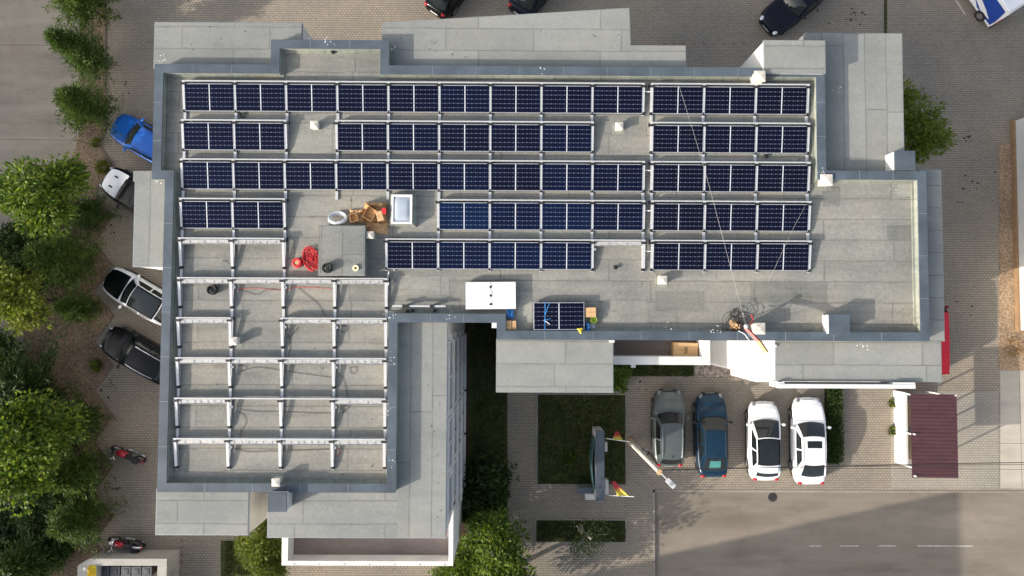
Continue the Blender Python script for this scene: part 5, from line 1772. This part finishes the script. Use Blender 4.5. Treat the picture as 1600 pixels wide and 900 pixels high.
blA = broadleaf(21, 6.6, 2.15, 1.9, 0.30, 0.12, LM['bright'], 85, 80)
blB = broadleaf(22, 6.4, 1.7, 1.8, 0.24, 0.11, LM['yellow'], 75, 80)
blC = broadleaf(23, 8.0, 2.7, 2.5, 0.26, 0.19, LM['bright'], 115, 85)
blD = broadleaf(24, 7.0, 2.3, 2.3, 0.28, 0.10, LM['yellow'], 95, 85)
blE = broadleaf(25, 2.2, 1.1, 1.0, 0.20, 0.09, LM['dark'], 45, 80, cz=1.1)
blF = broadleaf(26, 4.6, 1.9, 1.7, 0.24, 0.09, LM['bright'], 80, 80, bark='birch')
blG = broadleaf(27, 3.6, 1.25, 1.3, 0.24, 0.07, LM['yellow'], 60, 90)
plant('broadleaf_tree', 'long leaved bright green tree overhanging the yard beside the off roader', 'tree', blA, crown_at(66, 303, 4.7), 0.2, (1.1, 0.88, 1))
plant('broadleaf_tree', 'yellow green tree at the left edge level with the angled white car', 'tree', blB, crown_at(16, 468, 4.6), 1.0, (1, 1, 1))
plant('maple_tree', 'large bright maple in the lower left with broad leaves', 'tree', blC, crown_at(34, 703, 5.5), 0.5, (0.86, 0.88, 1))
plant('broadleaf_tree', 'dark green tree against the upper right roof corner', 'tree', blD, crown_at(1404, 200, 4.6), 0.9, (0.86, 0.98, 1))
plant('shrub', 'dark shrub in the courtyard at the foot of the window wall', 'shrub', blE, at(768, 742), 0.1, (1.2, 1.3, 1.1), 'courtyard shrubs')
plant('shrub', 'low dark shrub beside the courtyard path, above the bright bush', 'shrub', blE, at(752, 780), 1.9, (1.2, 1.2, 1.0), 'courtyard shrubs')
plant('broadleaf_tree', 'bright bush tree with pale branches below the courtyard garden', 'tree', blF, crown_at(772, 862, 2.8), 0.4, (1.0, 1.15, 1))
plant('broadleaf_tree', 'bright bush at the lower end of the window wall', 'shrub', blF, crown_at(712, 893, 2.3), 2.4, (0.7, 0.7, 0.8))
plant('broadleaf_tree', 'bright tree just below the frame casting shade on the plaza', 'tree', blF, crown_at(790, 925, 3.0), 1.4, (1.1, 1.1, 1.1))
plant('weeping_tree', 'yellow green weeping tree in the notch between the two eaves roofs', 'tree', blG, crown_at(404, 852, 2.5), 0.3, (1.0, 1.0, 1))
plant('weeping_tree', 'yellow green weeping bush lower down beside the terrace wall', 'tree', blG, crown_at(418, 885, 1.9), 2.2, (0.8, 0.8, 0.8))
plant('shrub', 'bright leafy shrub at the corner of the south middle roof', 'shrub', broadleaf(28, 1.6, 0.8, 0.8, 0.17, 0.08, LM['bright'], 30, 70, cz=0.8), at(966, 588), 0.5, (0.85, 1.0, 1))
GS = 'dark shrubs filling the lower left bed'
for lab, cx, cy, sc_, rz_ in (('dark shrub at the left frame edge over the gravel, above the dark wide evergreen', 14, 556, 1.5, 0.4), ('dark shrub between the dark wide evergreen and the sawtooth edging', 112, 668, 1.2, 1.4),
                              ('dark shrub tucked right of the maple crown', 108, 752, 1.3, 2.2), ('dark shrub at the left frame edge below the maple', 20, 822, 1.9, 3.1), ('low dark shrub above the bin enclosure wall', 105, 846, 1.0, 0.9), ('dark shrub at the left frame edge behind the yellow green tree', 40, 392, 1.2, 5.1)):
    plant('shrub', lab, 'shrub', blE, at(cx, cy), rz_, (sc_, sc_, 1.1), GS)
sap = broadleaf(29, 3.4, 1.35, 1.1, 0.14, 0.07, LM['sapling'], 46, 26, bark='birch')
plant('sapling', 'thin leaved sapling with a pale stem on the roadside lawn', 'tree', sap, at(908, 822), 0.8, (1, 0.85, 1))


def tuft(label, px, py, r, h, n, mat, seed, name='grass_tuft', cat='plant'):
    rng = np.random.default_rng(seed)
    a = rng.uniform(0, 6.283, n)
    q = np.sqrt(rng.uniform(0, 1, n)) * r
    pts = np.stack([q * np.cos(a) * 0.6, q * np.sin(a) * 0.6, np.zeros(n)], 1)
    d = np.stack([np.cos(a) * 0.8, np.sin(a) * 0.8, rng.uniform(0.6, 1.6, n)], 1)
    o = bpy.data.objects.new(name, leaf_mesh(name, pts, d, h, 0.035, mat, rng))
    COL.objects.link(o)
    o.location = P(px, py, 0.01)
    return tag(o, label, cat)


tuft('grass tuft on the gravel beside the black car', 154, 570, 0.32, 0.42, 260, LM['yellow'], 1)
tuft('grass tuft on the gravel above the off roader', 162, 262, 0.45, 0.40, 280, LM['yellow'], 2)
tuft('small grass tuft at the nose of the bright blue car', 152, 224, 0.3, 0.3, 160, LM['yellow'], 3)
tuft('dry rusty plant at the lower end of the tan gravel strip', 1582, 543, 0.85, 0.20, 260, LM['dry'], 4)
tuft('grass tuft on the left edge of the shelter', 1391, 630, 0.22, 0.3, 130, LM['yellow'], 5)
tuft('grass tuft half way along the left edge of the shelter', 1391, 672, 0.26, 0.3, 150, LM['yellow'], 6)
tuft('weed in the middle of the entrance lawn', 888, 714, 0.4, 0.4, 200, LM['bright'], 7)
tuft('spiky plant in the courtyard below the dark shrubs', 763, 802, 0.6, 0.6, 300, LM['dark'], 8)


def scatter(name, rects, n, mat, h, seed):
    rng = np.random.default_rng(seed)
    ps = []
    for (x0, y0, x1, y1), k in zip(rects, n):
        a, b = P(x0, y1, 0), P(x1, y0, 0)
        ps.append(np.stack([rng.uniform(a.x, b.x, k), rng.uniform(a.y, b.y, k), np.full(k, 0.028)], 1))
    ps = np.concatenate(ps)
    d = rng.normal(size=(len(ps), 3)) * 0.5 + np.array([0, 0, 0.8])
    o = bpy.data.objects.new(name, leaf_mesh(name, ps, d, h, 0.05, mat, rng))
    COL.objects.link(o)
    o['kind'] = 'stuff'
    return o


scatter('grass', [(841, 618, 976, 755), (839, 814, 976, 845), (958, 568, 1083, 587), (735, 500, 792, 898), (352, 846, 440, 898)], [6500, 2400, 1200, 6500, 2200], LM['grass'], 0.13, 3)
# clipped hedge by the white saloon
rng = np.random.default_rng(5)
a, b = P(1289, 722, 0), P(1310, 575, 0)
n = 7000
hp = np.stack([rng.uniform(a.x, b.x, n), rng.uniform(a.y, b.y, n), rng.uniform(0.05, 1, n) ** 0.5 * 0.5], 1)
hg = thing('hedge', 'low clipped hedge strip right of the white saloon', 'hedge', ((a.x + b.x) / 2, (a.y + b.y) / 2, 0))
hp -= np.array([(a.x + b.x) / 2, (a.y + b.y) / 2, 0])
inst(leaf_mesh('foliage', hp, rng.normal(size=(n, 3)) * 0.6 + np.array([0, 0, 0.7]), 0.12, 0.06, LM['dark'], rng), 'foliage', hg)
st_ = MB()
for k in range(14):
    y_ = (a.y - b.y) * (k / 13 - 0.5)
    st_.tube([(rng.normal() * 0.04, y_, 0), (rng.normal() * 0.08, y_, 0.4)], 0.018, 5)
st_.build('stems', M['bark'], hg)

# ------------------------------------------------------------------ street furniture and neighbours
# concrete lamp post
b0, t0 = P(986, 691, 0), P(1031, 737, 7.55)
lp = thing('lamp_post', 'concrete lamp post with one grey lamp head beside the entrance lawn', 'lamp post', b0)
MB().tube([(0, 0, 0), (0, 0, 7.55)], [0.17, 0.115], 10).build('post', M['poleconc'], lp)
MB().cyl((0, 0, 0), 0.26, 0.24, 0.10, 12).build('footing', M['card'], lp)
MB().cyl((0, 0, 7.55), 0.15, 0.13, 0.06, 10).build('post_cap', M['wood'], lp)
hd = P(1048, 755, 8.0) - b0
MB().tube(spline([(0, 0, 7.4), (0.05, -0.05, 7.75), tuple(hd.lerp(Vector((0, 0, 7.9)), 0.35))], 4), 0.028, 6).build('arm', M['alu'], lp)
ang = math.atan2(hd.y, hd.x)
MB().obox(tuple(hd + Vector((0, 0, 0.02))), 0.52, 0.25, 0.09, ang).build('lamp_head', M['tour'] if 'tour' in M else M['alu'], lp, bevel=0.03)
MB().obox(tuple(hd + Vector((math.cos(ang) * 0.03, math.sin(ang) * 0.03, 0.07))), 0.16, 0.19, 0.02, ang).build('lamp_cover', M['trim'], lp)
for z in (3.2, 4.0):
    MB().obox((0.10, 0.06, z), 0.42, 0.05, 0.06, R_(40)).obox((0.22, 0.2, z + 0.05), 0.10, 0.10, 0.16, R_(40)).build('bracket', M['grate'] if z > 3.5 else M['alu'], lp)
MB().tube(spline([(0.14, 0.14, 2.6), (0.20, 0.22, 4.4), (0.14, 0.12, 6.6)], 5), 0.03, 5).build('riser_cable', M['black'], lp)
for k, (y, z) in enumerate(((722, 7.2), (725.5, 7.0), (734, 6.6))):
    e0 = P(1029, 734, z)
    e1 = P(1640, y, z)
    mid = (e0 + e1) / 2 - Vector((0, 0, 0.12))
    e0 = b0 + Vector((0.12, 0, z))
    pts = [e0, e0.lerp(e1, 0.25) - Vector((0, 0, 0.09)), e0.lerp(e1, 0.5) - Vector((0, 0, 0.12)), e0.lerp(e1, 0.75) - Vector((0, 0, 0.09)), e1]
    tubing('overhead_cable', ('thick upper overhead cable running from the lamp post to the right', 'second overhead cable running from the lamp post to the right', 'thin lowest overhead cable running from the lamp post to the right')[k], 'cable', pts, (0.018, 0.012, 0.009)[k], M['black'], 8, group='overhead cables')

# entrance sign wall
sg_ = thing('sign_wall', 'long blue grey topped entrance sign wall standing on the lawn', 'sign', P(937, 728, 0))
o_ = sg_.location
q0, q1 = P(930.5, 783, 1.7) - o_, P(944.5, 673, 1.7) - o_
MB().box(q0.x + 0.02, q1.x - 0.02, q0.y + 0.02, q1.y - 0.02, 0, 1.64).build('sign_body', M['white'], sg_)
MB().box(q0.x, q1.x, q0.y, q1.y, 1.64, 1.70).build('coping', M['cap'], sg_, bevel=0.01)
M['teal'] = simple('teal_sign', (0.07, 0.15, 0.16), 0.3, 0, 0.3, 1.5)
cv_ = lambda u, v: (q0.x + 0.015 - 0.16 * math.sin(math.pi * u) - 0.02, q0.y + 0.5 + (q1.y - q0.y - 1.0) * u, 0.25 + 1.3 * v)
MB().grid(cv_, [k / 12 for k in range(13)], [0, 1]).build('sign_face', M['teal'], sg_).modifiers.new('t', 'SOLIDIFY').thickness = 0.03
for (x0, y0, x1, y1, z1, m_) in ((902.5, 771, 930, 762, 1.0, 'cap'),):
    a, b = P(x0, y0, z1) - o_, P(x1, y1, z1) - o_
    MB().box(a.x + 0.02, q0.x + 0.015, a.y + 0.02, b.y - 0.02, 0, z1 - 0.05).build('return_wall', M['concrete'], sg_)
    MB().box(a.x, q0.x - 0.002, a.y, b.y, z1 - 0.05, z1).build('coping', M['cap'], sg_, bevel=0.01)
for (x0, y0, x1, y1, z1, lab) in ((914.5, 781, 929, 771.5, 0.8, 'square white meter box below the short arm of the sign wall'), (945.5, 772, 951, 750, 0.6, 'narrow white cabinet at the lower right of the sign wall'), (945.5, 706, 949, 691, 0.6, 'small white cabinet at the upper right of the sign wall')):
    a, b = P(x0, y0, z1), P(x1, y1, z1)
    c = thing('meter_box', lab, 'cabinet', ((a.x + b.x) / 2, (a.y + b.y) / 2, 0))
    sx, sy = (b.x - a.x) / 2, (b.y - a.y) / 2
    MB().box(-sx + .015, sx - .015, -sy + .015, sy - .015, 0, z1 - 0.04).build('cabinet_body', M['tour'] if 'tour' in M else M['white'], c)
    MB().box(-sx, sx, -sy, sy, z1 - 0.04, z1).build('cabinet_lid', M['white'], c, bevel=0.01)
M['flag'] = None
m, t, b_s = newmat('flag_cloth')
tc = t.nodes.new('ShaderNodeTexCoord')
sp_ = t.nodes.new('ShaderNodeSeparateXYZ')
t.links.new(tc.outputs['Generated'], sp_.inputs[0])
fv = math_(t, 'ADD', sp_.outputs[1], math_(t, 'MULTIPLY', noise(t, tc.outputs['Generated'], 3.0), 0.5))
t.links.new(ramp(t, fv, [(0.55, (0.80, 0.66, 0.10)), (0.80, (0.62, 0.07, 0.09))]), b_s.inputs['Base Color'])
b_s.inputs['Roughness'].default_value = 0.7
for k, (s0, s1, u0, u1, tipp) in enumerate((((946, 685), (985, 690.5), 0.28, 0.70, (964, 674)), ((962, 775.5), (991, 776), -0.12, 0.62, (958.5, 752)))):
    A_, B_ = P(*s0, 1.5), P(*s1, 1.9)
    if k:
        A_ = P(950, 774, 1.4)
        u0, u1 = 0.35, 0.8
    fl = thing('flag', ('red and yellow flag on a white stick at the upper end of the sign wall', 'red and yellow flag on a white stick at the lower end of the sign wall')[k], 'flag', A_, 0, 'flags on the sign wall')
    MB().tube([(0, 0, 0), B_ - A_], 0.02, 6).build('stick', M['whitehose'], fl)
    T0, T1 = (B_ - A_) * u0, (B_ - A_) * u1
    tp = P(*tipp, 0.9) - A_

    def cl(u, v):
        e = T0.lerp(T1, u)
        low = tp + (T1 - T0) * (0.30 * (u - 0.5)) 
        q = e.lerp(low, v)
        return q + Vector((0, 0, 0.06 * math.sin(7 * u + 4 * v)))
    MB().grid(cl, [i / 8 for i in range(9)], [i / 8 for i in range(9)]).build('cloth', m, fl, smooth=True)

# shelter with maroon sheet roof
zk = 2.55
a, b = P(1427, 747, zk), P(1495, 616.5, zk)
ks = thing('shelter', 'open shelter with maroon ribbed sheet roof and low white wall', 'shelter', ((a.x + b.x) / 2, (a.y + b.y) / 2, 0))
hx, hy = (b.x - a.x) / 2, (b.y - a.y) / 2
nr = 22
rows = []
rb = MB()
N_ = nr * 8
rb.grid(lambda u, v: (-hx + 2 * hx * u, -hy + 2 * hy * v, zk - 0.03 - 0.10 * (1 - u) + 0.020 * (abs(math.sin(math.pi * nr * v)) ** 0.5)), [0, 0.24, 0.25, 0.5, 0.51, 0.75, 0.76, 1], [k / N_ for k in range(N_ + 1)])
rf = rb.build('roof', M['maroon'], ks)
rf.modifiers.new('t', 'SOLIDIFY').thickness = 0.012
for px_, py_ in ((-hx + 0.13, -hy + 0.1), (-hx + 0.13, 0.1), (hx - 0.05, hy - 0.05)):
    MB().cyl((px_, py_, zk - 0.12), 0.05, 0.05, 0.14, 10).build('roof_bolt', M['white'], ks)
wx0 = P(1415.3, 700, 1.16).x - ks.location.x
MB().box(wx0, wx0 + 0.14, -hy + 0.32, hy - 0.05, 0, 1.16).build('low_wall', M['white'], ks, bevel=0.01)
for yy in (-hy + 0.36, -0.05, hy - 0.12):
    MB().box(wx0 + 0.02, wx0 + 0.10, yy - 0.04, yy + 0.04, 1.16, zk - 0.16).build('post', M['white'], ks)
    MB().box(hx - 0.18, hx - 0.10, yy - 0.04, yy + 0.04, 0, zk - 0.10).build('post', M['white'], ks)
for k in range(2):
    MB().box(wx0 + 0.5 + 0.0 * k, wx0 + 0.9, -1.7 + 1.9 * k, -0.3 + 1.9 * k, 0.40, 0.46).box(wx0 + 0.55, wx0 + 0.85, -1.6 + 1.9 * k, -1.5 + 1.9 * k, 0, 0.40).box(wx0 + 0.55, wx0 + 0.85, -0.5 + 1.9 * k, -0.4 + 1.9 * k, 0, 0.40).build('bench', M['wood'], ks)

# bin enclosure
be = thing('bin_enclosure', 'grey concrete bin enclosure in the lower left corner', 'enclosure', P(190, 900, 0))
o_ = be.location
zb = 1.5
qa, qb, qc, qd = P(139, 873, zb) - o_, P(261, 873, zb) - o_, P(261, 960, zb) - o_, P(120, 960, zb) - o_
qe = P(121, 884, zb) - o_
i0, i1 = P(151, 884, zb) - o_, P(246, 884, zb) - o_
wl = MB()
wl.prism([(qe.x, qe.y), (qa.x, qa.y), (qb.x, qb.y), (qb.x, i1.y), (i0.x, i0.y)], 0, zb)
wl.prism([(qe.x, qe.y - 0.003), (i0.x, i0.y - 0.003), (i0.x, qd.y), (qe.x, qd.y)], 0, zb - 0.002)
wl.box(i1.x, qb.x, qd.y, i1.y - 0.003, 0, zb - 0.002)
wl.build('enclosure_wall', M['concrete'], be, bevel=0.015)
for k, cx in enumerate((159.5, 176, 193, 209.5, 226)):
    q = P(cx, 893, 1.05)
    bn = thing('wheelie_bin', ('leftmost of five black wheelie bins, against the yellow sacks', 'second from left of five black wheelie bins', 'middle one of five black wheelie bins', 'fourth from left of five black wheelie bins', 'rightmost of five black wheelie bins')[k], 'bin', (q.x + 0.12, q.y, 0.004), random.uniform(-.05, .05), 'black bins in the enclosure')
    bb = MB()
    bb.add([(-.20, -.24, 0.06), (.20, -.24, 0.06), (.20, .22, 0.06), (-.20, .22, 0.06), (-.25, -.29, .98), (.25, -.29, .98), (.25, .26, .98), (-.25, .26, .98)], [(3, 2, 1, 0), (4, 5, 6, 7), (0, 1, 5, 4), (1, 2, 6, 5), (2, 3, 7, 6), (3, 0, 4, 7)])
    bb.build('bin_body', M['dkplastic'], bn, bevel=0.02)
    l_ = MB().box(-.27, .27, -.31, .27, .985, 1.03).box(-.13, .13, -.16, .14, 1.03, 1.055)
    l_.build('lid', simple('bin_lid', (0.045, 0.05, 0.06), 0.45), bn, bevel=0.015)
    MB().tube([(-.22, .31, 1.0), (.22, .31, 1.0)], 0.018, 6).build('handle', M['dkplastic'], bn)
    for s in (1, -1):
        MB().cyl((s * .23 - 0.02, .22, .1), .1, .1, .05, 14, 'x').build('wheel', M['tyre'], bn)
crumple('recycling_sack', 'yellow recycling sacks draped over the left wall of the bin enclosure', 'sack', 138, 883, 151, 903, 1.48, 0.3, M['yellow'], 41, 8)
o = MB().cyl((0, 0, 0), 0.09, 0.09, 0.015, 14).build('wall_plate', M['plate'])
o.location = P(132, 889, 1.5)
tag(o, 'small pale round plate on the bin enclosure wall', 'plate')

# neighbouring white building at the right edge of the frame
nb = thing('white_building', 'white neighbouring building with a brown plinth at the right frame edge', 'building', P(1590, 350, 0))
o_ = nb.location
wx = P(1585, 350, 0).x - o_.x
y1_, y0_ = P(1588, 191, 0).y - o_.y, P(1588, 516, 0).y - o_.y
MB().box(wx, wx + 9, y0_, y1_, 0, 5.2).build('wall', M['white'], nb)
MB().box(wx - 0.13, wx - 0.002, y0_ - 0.1, y1_ + 0.1, 0, 0.30).build('plinth', M['plinth'], nb)
MB().box(wx - 0.12, wx + 9.1, y0_ - 0.12, y1_ + 0.12, 5.2, 5.32).build('roof', M['trim'], nb)


def tower(label, foot, h, floors, wincol=True):
    """plain apartment block beyond the frame; its shade falls into the picture"""
    cx = sum(p[0] for p in foot) / len(foot)
    cy = sum(p[1] for p in foot) / len(foot)
    r = thing('apartment_block', label, 'building', (cx, cy, 0))
    loc = ccw([(x - cx, y - cy) for x, y in foot])
    MB().prism(loc, 0, h - 0.3).build('wall', M['cream'], r)
    MB().prism(offset_poly(loc, -0.25), h - 0.3, h).build('roof', M['trim'], r)
    n = len(loc)
    wb, fbm = MB(), MB()
    for i in range(n):
        a, b = Vector(loc[i]), Vector(loc[(i + 1) % n])
        d = b - a
        L = d.length
        k = int(L // 3.2)
        an = math.atan2(d.y, d.x)
        nv = Vector((d.y, -d.x)).normalized()
        for j in range(k):
            c = a + d * ((j + 0.5) / k)
            for f in range(floors):
                z = (h - 0.6) / floors * (f + 0.55)
                wb.obox((c.x + nv.x * 0.02, c.y + nv.y * 0.02, z), 1.4, 0.06, 1.4, an)
                fbm.obox((c.x + nv.x * 0.06, c.y + nv.y * 0.06, z - 0.75), 1.6, 0.2, 0.08, an)
    w = wb.build('windows', M['pane'], r)
    w['kind'] = 'stuff'
    fbm.build('sills', M['white'], r)['kind'] = 'stuff'
    return r


sx, sy = P(1489, 777, 0).xy
hS = 12.0
nx_, ny_ = sx - KX * hS, sy - KY * hS
tower('cream apartment block beyond the lower edge of the frame', [(nx_, ny_), (nx_ - 30, ny_ - 6.6), (nx_ - 30, ny_ - 20), (nx_, ny_ - 16)], hS, 4)
hW = 15.0
ex = P(275, 20, 0).x - KX * hW
tower('cream apartment block beyond the left edge of the frame', [(ex, 4.0), (ex, -62), (ex - 14, -62), (ex - 14, 4.0)], hW, 5)
